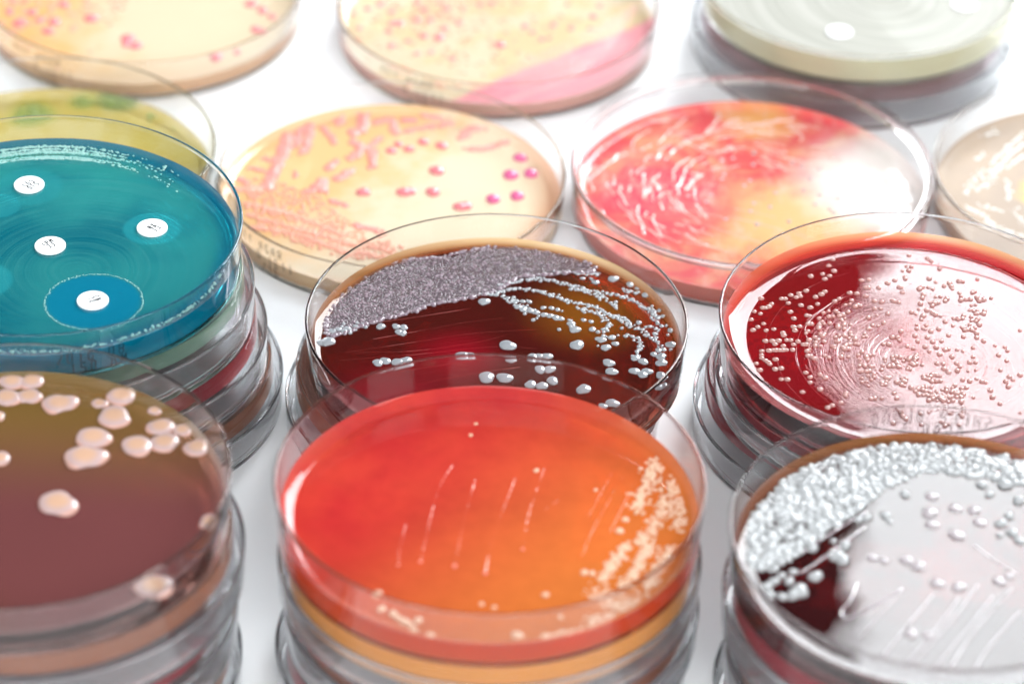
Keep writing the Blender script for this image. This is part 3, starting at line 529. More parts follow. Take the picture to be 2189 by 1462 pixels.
def colony(me, parent, x, y, z, d, asp=1.0, name='colony', sx=1.0, rot=None):
    o = bpy.data.objects.new(name, me); link(o, parent)
    o.location = (x*MM, y*MM, z*MM); o.scale = (d*MM*sx, d*MM, d*MM*asp)
    o.rotation_euler = (0, 0, random.uniform(0, 6.28) if rot is None else rot); return o

# ------------------------------------------------------------------ stroke lettering on walls and discs
G = {'A': [[(0,0),(0,1.2),(.5,2),(1,1.2),(1,0)],[(0,.9),(1,.9)]], 'G': [[(1,1.6),(.7,2),(.2,2),(0,1.6),(0,.4),(.2,0),(1,0),(1,.9),(.6,.9)]],
     'R': [[(0,0),(0,2),(.8,2),(1,1.7),(1,1.3),(.8,1),(0,1)],[(.5,1),(1,0)]], '(': [[(.7,2.1),(.4,1.8),(.4,.2),(.7,-.1)]], ')': [[(.3,2.1),(.6,1.8),(.6,.2),(.3,-.1)]],
     'E': [[(1,2),(0,2),(0,0),(1,0)],[(0,1),(.8,1)]], '1': [[(.3,1.6),(.6,2),(.6,0)]], '6': [[(.9,2),(.2,2),(0,1.6),(0,.2),(.2,0),(.8,0),(1,.2),(1,.9),(.8,1.1),(0,1.1)]],
     '0': [[(.2,0),(0,.3),(0,1.7),(.2,2),(.8,2),(1,1.7),(1,.3),(.8,0),(.2,0)]], 'K': [[(0,0),(0,2)],[(1,2),(0,.9),(1,0)]], 'Y': [[(0,2),(.5,1.1),(1,2)],[(.5,1.1),(.5,0)]],
     'C': [[(1,1.6),(.8,2),(.2,2),(0,1.7),(0,.3),(.2,0),(.8,0),(1,.4)]], 'O': [[(.2,0),(0,.3),(0,1.7),(.2,2),(.8,2),(1,1.7),(1,.3),(.8,0),(.2,0)]],
     'N': [[(0,0),(0,2),(1,0),(1,2)]], '/': [[(0,-.1),(1,2.1)]], '5': [[(1,2),(0,2),(0,1.1),(.8,1.1),(1,.9),(1,.2),(.8,0),(0,0)]], 'S': [[(1,1.8),(.8,2),(.2,2),(0,1.7),(0,1.3),(1,.8),(1,.3),(.8,0),(.2,0),(0,.2)]],
     'L': [[(0,2),(0,0),(1,0)]], 'T': [[(0,2),(1,2)],[(.5,2),(.5,0)]], 'X': [[(0,0),(1,2)],[(0,2),(1,0)]], '3': [[(0,2),(.8,2),(1,1.7),(1,1.3),(.7,1.05),(1,.8),(1,.3),(.8,0),(0,0)]],
     'H': [[(0,0),(0,2)],[(1,0),(1,2)],[(0,1),(1,1)]], '8': [[(.2,0),(0,.3),(0,.8),(.2,1),(0,1.2),(0,1.7),(.2,2),(.8,2),(1,1.7),(1,1.2),(.8,1),(1,.8),(1,.3),(.8,0),(.2,0)],[(.2,1),(.8,1)]],
     '-': [[(.1,1),(.9,1)]], '_': [[(0,0),(1,0)]], '2': [[(0,1.7),(.2,2),(.8,2),(1,1.7),(1,1.3),(0,0),(1,0)]], 'I': [[(.5,0),(.5,2)]], 'P': [[(0,0),(0,2),(.8,2),(1,1.7),(1,1.3),(.8,1),(0,1)]],
     'M': [[(0,0),(0,2),(.5,1),(1,2),(1,0)]], 'B': [[(0,0),(0,2),(.8,2),(1,1.6),(.8,1.05),(0,1.05)],[(.8,1.05),(1,.7),(1,.3),(.8,0),(0,0)]], 'D': [[(0,0),(0,2),(.7,2),(1,1.6),(1,.4),(.7,0),(0,0)]]}
def lettering(lines, put, h, lw, name, mat, parent, pitch=.62):
    """put(u,v) -> point on the carrying surface; lines = [(text,u0,v0)]"""
    V, F = [], []
    for text, u0, v0 in lines:
        for i, ch in enumerate(text):
            for st in G.get(ch, []):
                for a, b in zip(st, st[1:]):
                    L = math.hypot(b[0]-a[0], b[1]-a[1]); m = max(1, int(L/.5))
                    nx, ny = -(b[1]-a[1])/L*lw*.5, (b[0]-a[0])/L*lw*.5
                    for k in range(m):
                        q = []
                        for t, sg in ((k/m, 1), (k/m, -1), ((k+1)/m, -1), ((k+1)/m, 1)):
                            x = (a[0]+(b[0]-a[0])*t)*h*.36; y = (a[1]+(b[1]-a[1])*t)*h*.5
                            q.append(put(u0+i*h*pitch+x+sg*nx, v0+y+sg*ny))
                        j = len(V); V += q; F.append((j, j+1, j+2, j+3))
    return mesh(name, V, F, mat, parent, False)
def ink(name, c=(.02, .02, .03), a=1.0):
    m, nt, out = newmat(name)
    d = nt.nodes.new("ShaderNodeBsdfDiffuse"); d.inputs[0].default_value = (*c, 1)
    t = nt.nodes.new("ShaderNodeBsdfTransparent"); mx = nt.nodes.new("ShaderNodeMixShader"); mx.inputs[0].default_value = a
    nt.links.new(t.outputs[0], mx.inputs[1]); nt.links.new(d.outputs[0], mx.inputs[2]); nt.links.new(mx.outputs[0], out.inputs[0]); return m
INK = ink("printed_ink", (.03, .025, .03), a=.75)
INK_DARK = ink("disc_ink", (.03, .035, .04), .8)

# ------------------------------------------------------------------ things
def thing(name, label, cat, x, y, z, group=None):
    o = bpy.data.objects.new(name, None); COL.objects.link(o); o.empty_display_size = .01
    o.location = (x*MM, (y-Y0)*MM, z*MM); o['label'] = label; o['category'] = cat
    if group: o['group'] = group
    return o
GRP_OPEN = "open petri dishes standing on the white table or on stacks"
GRP_LOW = "closed petri dishes stacked under the open ones"

def open_dish(label, x, y, top, h, R, agar_h, mat, wall_mat=None, men=1.0, wob=.05, seed=0, mw=3.0, ledge=False):
    t = thing('petri_dish', label, 'petri dish', x, y, top-h, GRP_OPEN)
    wl = lathe('dish_wall', base_profile(R, h), wall_mat or PLASTIC, t); global WALL; WALL = wl
    zt = agar_h
    ri = inner_r(R, h, zt)+.12
    ag = agar_disc('agar', ri, 1.42, zt, mat, t, men, wob, seed, mw=mw)
    if ledge:
        P = [(R-2.4, h-2.2), (R-1.35, h-2.3), (R-1.25, h-1.2), (R-1.6, h-.9), (R-2.2, h-.9)]
        lathe('inner_ring', P, PLASTIC, t)
    return ag, zt
def closed_dish(label, x, y, z, h, mat, R=45.0, depth=4.0):
    """stored the laboratory way, upside down: the base with its agar on top, the lid underneath"""
    t = thing('closed_petri_dish', label, 'petri dish', x, y, z, GRP_LOW)
    rb, hb = R-1.9, h-1.6
    a = lathe('dish_base', base_profile(rb, hb, 0, 1.0, .9), PLASTIC_WORN, t)
    b = agar_disc('agar', inner_r(rb, hb, 1.5+depth, 1.0, .9)+.1, 1.42, 1.5+depth, mat, t, .8, .05, int(x*7), seg=96, rings=16)
    zl = h-9.0 if h > 12 else h-7.0
    P = [(0, h-1.35), (R-2.2, h-1.35), (R-1.4, h-1.5), (R-1.15, h-1.9), (R-1.1, h-2.3), (R-1.0, zl+.6), (R-1.0, zl+.3), (R-.85, zl), (R-.3, zl), (R-.1, zl+.3), (R-.1, zl+.6),
         (R-.3, h-1.6), (R-.35, h-1.1), (R-.6, h-.5), (R-1.3, h-.08), (R-2.2, h), (R-2.8, h), (R-3.3, h-.3), (0, h-.3)]
    c = lathe('lid', P, PLASTIC_WORN, t)
    for o in (a, b, c):
        o.rotation_euler = (math.pi, 0, int(x*13) % 6); o.location = (0, 0, h*MM)
    return t

def wall_text(dish, R, h, lines, a0, size, name='wall_print', draft=1.1, lw=.26):
    def put(u, v):
        rr_ = R-draft+(draft-.15)*max(0, min(1, (v-.55)/(h-1.0)))+.06
        a = a0+u/rr_; return (rr_*math.cos(a), rr_*math.sin(a), v)
    return lettering(lines, put, size, lw, name, INK, WALL, .84)

# ------------------------------------------------------------------ table
m, nt, out = newmat("white_tabletop"); n = N(nt)
p = nt.nodes.new("ShaderNodeBsdfPrincipled"); p.inputs['Roughness'].default_value = .55
nt.links.new(n.mixc(n.noise(.02, 4), (.86, .875, .89), (.88, .89, .90)), p.inputs['Base Color'])
nt.links.new(n.bump(n.noise(.8, 3), .02, .0002), p.inputs['Normal']); nt.links.new(p.outputs[0], out.inputs[0])
tb = mesh('tabletop', [(-1500, -1200, -30), (1500, -1200, -30), (1500, 2600, -30), (-1500, 2600, -30), (-1500, -1200, 0), (1500, -1200, 0), (1500, 2600, 0), (-1500, 2600, 0)],
          [(0, 3, 2, 1), (4, 5, 6, 7), (0, 1, 5, 4), (1, 2, 6, 5), (2, 3, 7, 6), (3, 0, 4, 7)], m, None, False)
tb['kind'] = 'structure'

# ------------------------------------------------------------------ agar recipes (absorption per millimetre)
def f_teal(n):
    x, y, z = n.sep(n.mm)
    rr = n.radial(9, -10)
    # concentric swab marks
    comb = n.nt.nodes.new("ShaderNodeCombineXYZ"); n.nt.links.new(n.math('MULTIPLY', rr, 1.6), comb.inputs[0]); n.nt.links.new(n.math('MULTIPLY', x, .03), comb.inputs[1])
    st = n.ramp(n.noise(1.0, 5, .65, comb.outputs[0]), .35, .7)
    big = n.ramp(n.noise(.035, 3), .35, .68)
    c = n.mixc(big, (.0, .15, .21), (.025, .30, .30))
    c = n.mixc(n.math('MULTIPLY', st, .45), c, (.07, .37, .36))
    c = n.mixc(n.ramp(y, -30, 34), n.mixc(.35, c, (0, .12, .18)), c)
    for zx, zy, d, k in DATA['T_zone_k']:
        q = n.ramp(n.radial(zx, zy), d*.5*.86, d*.5*1.04, k*.85, 0)
        c = n.mixc(q, c, (.0, .21, .36) if k > .7 else (.03, .40, .46))
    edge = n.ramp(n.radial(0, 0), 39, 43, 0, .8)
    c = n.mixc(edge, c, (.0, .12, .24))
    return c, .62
def f_plain(col, f, scale=.05, col2=None):
    def g(n): return (n.mixc(n.ramp(n.noise(scale, 4), .35, .65), col, col2 or col), f)
    return g
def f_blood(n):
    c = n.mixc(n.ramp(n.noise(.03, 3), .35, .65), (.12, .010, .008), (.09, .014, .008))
    c = n.mixc(n.ramp(n.radial(-9, -5), 1, 15, .85, 0), c, (.48, .006, .022))  # red glow of light in the gel, painted into the film colour
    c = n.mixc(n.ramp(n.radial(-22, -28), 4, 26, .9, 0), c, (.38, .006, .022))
    c = n.mixc(n.ramp(n.radial(22, 14), 2, 20, .9, 0), c, (.36, .12, .012))  # amber glow towards the right, also painted light
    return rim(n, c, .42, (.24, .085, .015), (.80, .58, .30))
def r_swirl(n):          # fine swab scratches running round the plate
    rr = n.radial(4, -7); x, y, z = n.sep(n.mm)
    comb = n.nt.nodes.new("ShaderNodeCombineXYZ"); n.nt.links.new(n.math('MULTIPLY', rr, 2.2), comb.inputs[0]); n.nt.links.new(n.math('MULTIPLY', x, .06), comb.inputs[1])
    h = n.math('MULTIPLY', n.noise(1.3, 4, .6, comb.outputs[0]), n.ramp(rr, 24, 33, 1, 0))
    return n.bump(h, .14, .00016)
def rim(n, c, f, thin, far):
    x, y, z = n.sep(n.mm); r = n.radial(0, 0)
    q = n.math('MULTIPLY', n.ramp(r, 39.6, 42.6), n.ramp(y, -16, 22))  # white table shining through the thin far edge, painted into the film colour
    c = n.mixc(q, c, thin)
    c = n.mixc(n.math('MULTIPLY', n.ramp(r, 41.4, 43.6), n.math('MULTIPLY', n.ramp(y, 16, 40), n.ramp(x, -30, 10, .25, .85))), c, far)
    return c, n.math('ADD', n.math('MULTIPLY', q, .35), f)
def f_wine(n): return rim(n, n.mixc(n.ramp(n.noise(.04, 3), .4, .6), (.075, .012, .014), (.060, .012, .010)), .30, (.16, .055, .012), (.34, .14, .04))
def f_redagar(n): return rim(n, n.mixc(n.ramp(n.noise(.03, 4), .35, .65), (.40, .012, .020), (.34, .014, .016)), .38, (.55, .06, .02), (.85, .50, .25))
def f_beige(n):
    c = n.mixc(n.ramp(n.noise(.06, 4), .35, .65), (.40, .31, .24), (.46, .35, .26))
    return n.mixc(n.ramp(n.math('ADD', n.radial(-10, 2), n.math('MULTIPLY', n.noise(.2, 4), 8)), 13, 17, .85, 0), c, (.80, .50, .14)), .9
def f_cream(n):
    x, y, z = n.sep(n.mm)
    side = n.math('SUBTRACT', n.math('MULTIPLY', y, .55), n.math('MULTIPLY', x, 1.0))
    q = n.ramp(n.math('ADD', side, n.math('MULTIPLY', n.noise(.13, 4), 46)), 14, 46)
    c = n.mixc(q, (.93, .77, .56), (.95, .58, .27))
    c = n.mixc(n.ramp(x, 18, 40, 0, .5), c, (.95, .70, .48))
    c = n.mixc(n.ramp(n.radial(-6, 4), 41, 48, 0, .75), c, (.95, .45, .26))
    return c, .68
def f_peach(n):
    x, y, z = n.sep(n.mm)
    q = n.ramp(n.math('ADD', n.math('ADD', n.math('MULTIPLY', x, -1), n.math('MULTIPLY', y, -.1)), n.math('MULTIPLY', n.noise(.12, 4), 40)), 22, 50)
    c = n.mixc(q, (.92, .74, .52), (.94, .55, .22))
    c = n.mixc(n.ramp(y, -22, -42, 0, .5), c, (.93, .58, .36))
    return c, .65
def f_red(n):            # mottled red growth, pink to orange, dish with white ridges
    x, y, z = n.sep(n.mm)
    a = n.ramp(n.noise(.075, 5, .6, None, .8), .38, .62)
    band = n.ramp(n.math('ADD', n.radial(12, -14), n.math('MULTIPLY', n.noise(.15, 4), 16)), 18, 38)
    st = n.ramp(n.noise(.16, 5, .7, n.mapping(.55, (.35, 1, 1))), .42, .60)
    c = n.mixc(a, (.90, .36, .20), (.87, .09, .10)); c = n.mixc(n.math('MULTIPLY', st, .55), c, (.88, .10, .12))
    c = n.mixc(band, (.93, .50, .22), c)
    left = n.ramp(n.radial(-22, -3), 6, 26, .75, 0); c = n.mixc(left, c, (.86, .07, .13))
    c = n.mixc(n.ramp(n.radial(4, 38), 3, 13, .6, 0), c, (.95, .52, .10))
    pale = n.ramp(n.noise(.2, 5, .7, n.mapping(.9, (1, .35, 1))), .5, .72, 0, .55); c = n.mixc(pale, c, (.95, .55, .45))
    clear = n.ramp(n.math('ADD', n.radial(40, 8), n.math('MULTIPLY', n.noise(.15, 4), 8)), 19, 38, .93, 0)  # white glare on the right of this dish, painted into the film colour
    c = n.mixc(clear, c, (.97, .93, .88))
    return c, .74
def f_pinkstreak(n):
    x, y, z = n.sep(n.mm)
    v = n.mapping(-.62, (1, 1, 1)); vx, vy, vz = n.sep(v)
    comb = n.nt.nodes.new("ShaderNodeCombineXYZ"); n.nt.links.new(n.math('MULTIPLY', vy, .9), comb.inputs[1]); n.nt.links.new(n.math('MULTIPLY', vx, .04), comb.inputs[0])
    st = n.ramp(n.noise(.8, 5, .7, comb.outputs[0]), .35, .65)
    # the sector is everything beyond a bent line on the lower right
    line = n.math('SUBTRACT', n.math('MULTIPLY', x, .80), n.math('MULTIPLY', y, .95))
    edge = n.ramp(n.math('ADD', line, n.math('MULTIPLY', n.noise(.12, 3), 6)), 31, 33.5)
    c = n.mixc(st, (.80, .24, .30), (.86, .42, .44))
    hazy = n.ramp(n.noise(.09, 4), .4, .6, 0, .5)
    return n.mixc(edge, n.mixc(hazy, (.92, .76, .54), (.93, .60, .27)), c), n.math('ADD', n.math('MULTIPLY', edge, .25), .6)
def f_orange(n):
    x, y, z = n.sep(n.mm)
    c = n.mixc(n.ramp(n.noise(.05, 3, .5), .3, .7), (.47, .024, .027), (.58, .048, .032))
    c = n.mixc(n.ramp(n.math('SUBTRACT', x, n.math('MULTIPLY', y, .8)), -34, 48), c, (.62, .17, .035))
    return c, n.ramp(n.noise(.25, 5, .7), .3, .7, .70, .78)
def f_brown(n):
    x, y, z = n.sep(n.mm)
    c = n.mixc(n.ramp(y, -5, 38), (.21, .065, .065), (.24, .14, .035))
    c = n.mixc(n.ramp(n.math('SUBTRACT', n.math('MULTIPLY', y, -1), x), 20, 70), c, (.16, .06, .03))
    return c, .55
def f_green(n):
    c = n.mixc(n.ramp(n.noise(.06, 4), .4, .6), (.66, .50, .10), (.74, .60, .24))
    for gx, gy, d in DATA['G_col'][:8]:
        c = n.mixc(n.ramp(n.radial(gx, gy), d*.4, d*1.7, .85, 0), c, (.16, .27, .05) if gx > 8 else (.30, .40, .06))
    return c, .55
def f_disc_white(n):
    rr = n.radial(6, -8); x, y, z = n.sep(n.mm)
    comb = n.nt.nodes.new("ShaderNodeCombineXYZ"); n.nt.links.new(n.math('MULTIPLY', rr, 1.0), comb.inputs[0]); n.nt.links.new(n.math('MULTIPLY', x, .03), comb.inputs[1])
    st = n.ramp(n.noise(.9, 4, .6, comb.outputs[0]), .35, .65)
    return n.mixc(st, (.38, .38, .335), (.49, .485, .44)), .9
def ripple(sc, st):
    def g(n): return n.bump(n.noise(sc, 4, .5), st, .0004)
    return g

AG = {
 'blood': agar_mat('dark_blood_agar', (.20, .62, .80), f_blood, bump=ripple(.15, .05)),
 'red': agar_mat('red_blood_agar', (.12, .75, .68), f_redagar, bump=r_swirl),
 'wine': agar_mat('wine_blood_agar', (.26, .70, .68), f_wine),
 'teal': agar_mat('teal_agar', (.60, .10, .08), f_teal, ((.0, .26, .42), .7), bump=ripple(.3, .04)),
 'cream': agar_mat('cream_agar', (.002, .010, .048), f_cream, ((.98, .64, .34), .6), bump=ripple(.2, .03)),
 'peach': agar_mat('peach_agar', (.002, .018, .060), f_peach, ((.97, .58, .34), .6), bump=ripple(.2, .03)),
 'pink': agar_mat('pink_streaked_agar', (.002, .012, .05), f_pinkstreak, ((.96, .50, .42), .6), bump=ripple(.2, .04)),
 'mottled': agar_mat('mottled_red_agar', (.001, .02, .03), f_red, ((.93, .20, .13), .65), bump=ripple(.35, .12)),
 'orange': agar_mat('orange_red_agar', (.015, .42, .80), f_orange, ((.80, .10, .035), .6), bump=ripple(.3, .05)),
 'brown': agar_mat('brown_agar', (.11, .24, .27), f_brown, bump=ripple(.15, .03)),
 'green': agar_mat('yellow_green_agar', (.01, .018, .12), f_green, ((.70, .55, .12), .5), bump=ripple(.2, .05)),
 'pale': agar_mat('pale_agar', (.004, .004, .035), f_disc_white, ((.86, .84, .60), .7), bump=ripple(.2, .03), rough=.8),
 'beige': agar_mat('beige_agar', (.004, .015, .03), f_beige, ((.92, .52, .28), .5), bump=ripple(.2, .08), rough=.7),
 'low_red': agar_mat('lower_red_agar', (.20, .8, .8), f_plain((.36, .02, .035), .5), ((.48, .04, .06), .65)),
 'low_plum': agar_mat('lower_plum_agar', (.05, .10, .09), f_plain((.48, .36, .34), .35), ((.50, .30, .30), .45)),
 'low_brown': agar_mat('lower_brown_agar', (.20, .42, .55), f_plain((.36, .15, .10), .5), ((.50, .20, .11), .65)),
 'low_orange': agar_mat('lower_orange_agar', (.01, .20, .55), f_plain((.92, .38, .08), .6), ((.95, .42, .10), .8)),
 'low_green': agar_mat('lower_green_agar', (.10, .06, .10), f_plain((.20, .34, .24), .5), ((.24, .42, .32), .6)),
}
GREY = growth('grey_colony', (.31, .335, .35), .08, 0, .08, (.25, .26, .29), .5, .8)
GREYL = growth('grey_lawn', (.22, .18, .22), .07, 0, 0, (.14, .08, .10), .12, 1.0)
MAUVE = growth('amber_colony', (.50, .28, .25), .12, 0, .2, (.42, .22, .20), .5, .5)
WHITE = growth('white_growth', (.45, .465, .47), .09, 0, 0, (.20, .21, .22), .3, .35)
PINK = growth('pink_growth', (.80, .28, .27), .16, 0, .1, (.84, .38, .30), .25, .25)
PEACH = growth('peach_growth', (.88, .46, .30), .2, 0, .15, (.86, .38, .30), .2, .25)
MAG = growth('magenta_colony', (.70, .08, .28), .10, 0, .1, (.74, .16, .32), .3, .8)
ROSE = growth('rose_colony', (.76, .16, .22), .10, 0, .1, (.80, .28, .28), .3, .5)
CREAM, nt, out = newmat('cream_colony'); n = N(nt)
p = nt.nodes.new("ShaderNodeBsdfPrincipled"); p.inputs['Roughness'].default_value = .22; p.inputs['Coat Weight'].default_value = .15
cc = n.mixc(n.ramp(n.radial(0, 0), 160, 420), (.50, .31, .21), (.42, .30, .29)); cc = n.mixc(n.ramp(n.radial(0, 0), 440, 500), cc, (.50, .29, .24))
nt.links.new(cc, p.inputs['Base Color']); nt.links.new(p.outputs[0], out.inputs['Surface'])
PALEY = growth('pale_yellow_growth', (.58, .42, .27), .35, 0, 0, (.60, .31, .21), .3, 0)
PALEW = growth('pale_ridge', (.86, .50, .42), .16, 0, .3, (.90, .66, .58), .3, .4)
WETLINE = growth('wet_streak', (.30, .24, .27), .08, 0, .4)
CLEARC = growth('wet_colony', (.46, .42, .44), .07, 0, .3)
BRIGHT = growth('bright_growth', (.84, .84, .82), .25)
SCR = growth('streak_mark', (.62, .40, .42), .2, 0, .3)
SCR_RED = growth('scratch_mark', (.50, .14, .13), .15, 0, .3)
PAPER = growth('filter_paper', (.86, .88, .88), .8, 0, 0, (.83, .85, .86), .6)
GREEN_M = growth('green_mould', (.14, .22, .07), .5, 0, 0, (.32, .36, .12), .3)
TEALB = growth('teal_bead', (.25, .50, .46), .1, 0, .1, None, .3, .8)

# ================================================================== the stacks and the open dishes
# --- central dish with the grey lawn
closed_dish('purple brown closed dish under the dark red dish of grey colonies', -8.7, 725.9, 0, 17.9, AG['low_brown'])
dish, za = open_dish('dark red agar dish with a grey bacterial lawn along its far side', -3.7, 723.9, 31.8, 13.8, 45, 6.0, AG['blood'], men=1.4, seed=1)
gm = [colony_mesh('colony_a%d' % i, GREY, .21, .10) for i in range(4)]
for x, y, d in DATA['C_col']:
    r = math.hypot(x, y); k = min(1, 42/r); 
    colony(random.choice(gm), dish, x*k, y*k, za+.02, d*.98, .9)
b = Blobs(); poly = DATA['C_poly'][0]
for x, y in scatter(poly, 1500, .6):
    if math.hypot(x, y) > 42.2: continue
    if random.random() < .8*math.exp(-((x-6+2*math.sin(y))/11)**2-((y-13-.2*x)/4.5)**2): continue
    rr_ = math.hypot(x, y)
    if x > 9 and random.random() < min(.6, (x-9)/34): continue            # the lawn thins out down the first streak
    r = random.choice((.18, .22, .27, .33, .48))*random.uniform(.85, 1.15); b.dome(x, y, za+.03, r, r*random.uniform(.8, 1), r*random.uniform(.4, .75), random.random()*3, 8, ((1, -.15), (.85, .55), (.5, .9)))
for i in range(len(poly)):
    a, c = poly[i], poly[(i+1) % len(poly)]; L = math.hypot(c[0]-a[0], c[1]-a[1])
    for k in range(int(L/.55)):
        t = k/(L/.55); x, y = a[0]+(c[0]-a[0])*t+random.uniform(-.3, .3), a[1]+(c[1]-a[1])*t+random.uniform(-.3, .3)
        if math.hypot(x, y) > 42: continue
        r = random.uniform(.3, .95)**1.3; b.dome(x, y, za+.03, r, r*random.uniform(.75, 1), r*.45, random.random()*3, 12, lump=.1)
# the smeared middle of the lawn is a thin raised film with a pebbled wet surface
def sheet(name, poly, z, th, mat, parent, step=1.0, rmax=42.3):
    xs = [p[0] for p in poly]; ys = [p[1] for p in poly]; V, F, idx = [], [], {}
    nx, ny = int((max(xs)-min(xs))/step)+2, int((max(ys)-min(ys))/step)+2
    def ok(i, j):
        x, y = min(xs)+(i+.5)*step, min(ys)+(j+.5)*step
        return inside(x, y, poly) and math.hypot(x, y) < rmax
    cells = {(i, j) for i in range(nx) for j in range(ny) if ok(i, j)}
    def vid(i, j):
        if (i, j) not in idx:
            full = all((i-a, j-b_) in cells for a in (0, 1) for b_ in (0, 1)); idx[i, j] = len(V)
            V.append((min(xs)+i*step+random.uniform(-.3, .3)*step, min(ys)+j*step+random.uniform(-.3, .3)*step, z+(th*random.uniform(.6, 1.2) if full else -.03)))
        return idx[i, j]
    for i, j in sorted(cells): F.append((vid(i, j), vid(i+1, j), vid(i+1, j+1), vid(i, j+1)))
    return mesh(name, V, F, mat, parent, True, None)
def film_mat(name, c1, c2, cover):
    m, nt, out = newmat(name); n = N(nt); p = nt.nodes.new("ShaderNodeBsdfPrincipled")
    nt.links.new(n.mixc(n.noise(.5, 4), c1, c2), p.inputs['Base Color']); p.inputs['Roughness'].default_value = .09; p.inputs['Coat Weight'].default_value = .8
    nt.links.new(n.bump(n.voro(1.5), 1.0, .0005), p.inputs['Normal'])
    t = nt.nodes.new("ShaderNodeBsdfTransparent"); mx = nt.nodes.new("ShaderNodeMixShader")
    gap = n.ramp(n.math('ADD', n.radial(7, 14), n.math('MULTIPLY', n.noise(.35, 4), 16)), 9, 20, .25, 1.0)
    nt.links.new(n.math('MULTIPLY', gap, cover), mx.inputs[0]); nt.links.new(t.outputs[0], mx.inputs[1]); nt.links.new(p.outputs[0], mx.inputs[2])
    nt.links.new(mx.outputs[0], out.inputs[0]); return m
sheet('growth_film', [(x*.985, y*.985) for x, y in poly], za+.02, .12, film_mat('lawn_film', (.085, .055, .07), (.15, .11, .13), .85), dish, .7)['kind'] = 'stuff'
o = b.build('bacterial_lawn', GREYL, dish); o['kind'] = 'stuff'
b = Blobs()
for pts, w in DATA['C_str']:
    for x, y in smooth_path(pts, .38):
        for _ in range(2 if w > 3 else 1):
            q = x+random.gauss(0, w*.26), y+random.gauss(0, w*.26); r = random.uniform(.35, .62)
            if math.hypot(*q) < 42: b.dome(q[0], q[1], za+.02, r, r*random.uniform(.7, 1), r*.42, random.random()*3, 10, lump=.1)
for _ in range(60):
    x, y, d = random.choice(DATA['C_col'][45:]); x += random.gauss(0, 1.8); y += random.gauss(0, 1.8); r = random.uniform(.3, .6)
    if math.hypot(x, y) < 41.5: b.dome(x, y, za+.04, r, r, r*.7, 0, 9)
o = b.build('streaked_colonies', GREY, dish); o['kind'] = 'stuff'
b = Blobs()
for pts, w in DATA['C_scr']: b.ridge(pts, za+.0, .10, .03, .3)
b.build('loop_streaks', SCR_RED, dish)

# --- right dish, red agar under hundreds of small amber colonies
closed_dish('closed dish with wavy red agar, bottom of the stack under tiny amber colonies', 88.3, 726.9, 0, 17.2, AG['low_red'])
closed_dish('closed dish directly under the red dish of tiny amber colonies', 92.0, 717.5, 17.4, 10.3, AG['low_red'], 44.6, 3.0)
dish, za = open_dish('bright red agar dish dotted with hundreds of tiny amber colonies and curved scratches', 92.4, 715.3, 40.8, 13.0, 45, 5.8, AG['red'], men=2.2, seed=2, mw=5.5, wob=.025)
me = [colony_mesh('amber_a%d' % i, MAUVE, .42, .05, 20, 2.0) for i in range(3)]
L = DATA['R2_col']
idx = sorted(range(len(L)), key=lambda i: (L[i][1]))
for i, (x, y, d) in enumerate(L[:100]): colony(random.choice(me), dish, x, y, za+.02, d*random.uniform(.85, 1.12), .7)
b = Blobs()
for x, y, d in L[100:]:
    r = d*.5*random.uniform(.66, 1.08); b.dome(x, y, za+.02, r, r, r*.62, 0, 12, ((1, -.15), (.97, .3), (.8, .72), (.5, .92), (.22, .99)))
o = b.build('small_colonies', MAUVE, dish); o['kind'] = 'stuff'
b = Blobs()
rnd = random.Random(5)
for i in range(95):
    cx, cy_ = 4+rnd.gauss(0, 2.2), -7+rnd.gauss(0, 2.2); R = abs(rnd.gauss(15, 7))+2
    if i < 60: a0 = rnd.uniform(1.9, 4.2)
    else: a0 = rnd.uniform(0, 6.28)
    da = rnd.uniform(.4, 1.5); ex = rnd.uniform(.8, 1.15)
    pts = [(cx+R*math.cos(a0+da*t/6), cy_+R*ex*math.sin(a0+da*t/6)) for t in range(7)]
    if max(math.hypot(*q) for q in pts) < 38: b.ridge(pts, za+.0, rnd.uniform(.07, .13), .045, .2, .5, 5)
for pts in ([(-24, 8), (-16, 17), (-6, 22), (4, 25)], [(-22, -4), (-24, 6), (-14, 20)], [(-12, -22), (-17, -8), (-15, 4), (-6, 14)], [(24, -16), (29, 2), (22, 16), (14, 25)], [(26, -14), (31, 4), (25, 16)]):
    b.ridge(pts, za, .15, .07, .2, .5, 5)
b.build('curved_scratches', SCR, dish)

# --- front right dish, dark agar under white growth
closed_dish('closed dish with dark purple agar at the bottom of the front right stack', 90.0, 621.5, 0, 13.2, AG['low_red'])
closed_dish('closed dish with amber brown agar in the middle of the front right stack', 91.5, 620.0, 13.4, 13.1, AG['low_brown'])
closed_dish('closed dish with deep red agar just under the dish of white crusty growth', 90.5, 619.8, 26.7, 13.2, AG['low_red'])
dish, za = open_dish('dark wine agar dish with thick white crusty growth and a white window reflection', 90.9, 619.3, 53.1, 13.0, 45, 4.7, AG['wine'], men=1.6, seed=3, mw=4, wob=.015)
wm = [colony_mesh('white_a%d' % i, WHITE, .34, .12) for i in range(4)]
for x, y, d in DATA['FR_col']: colony(random.choice(wm), dish, x, y, za+.02, d*.95, 1.0)
wc = [colony_mesh('flat_white_a%d' % i, CLEARC, .14, .10, 28, 2.6) for i in range(2)]
for x, y, d in DATA['FR_clr']: colony(random.choice(wc), dish, x, y, za+.02, d*.9, 1.0)
b = Blobs()
for x, y in scatter(DATA['FR_poly'][0], 1500, .72):
    if math.hypot(x, y) > 41.8: continue
    r = random.uniform(.3, 1.15)**1.7+.16; b.dome(x, y, za+.03, r, r*random.uniform(.65, 1), r*random.uniform(.28, .5), random.random()*3, 12, lump=.16)
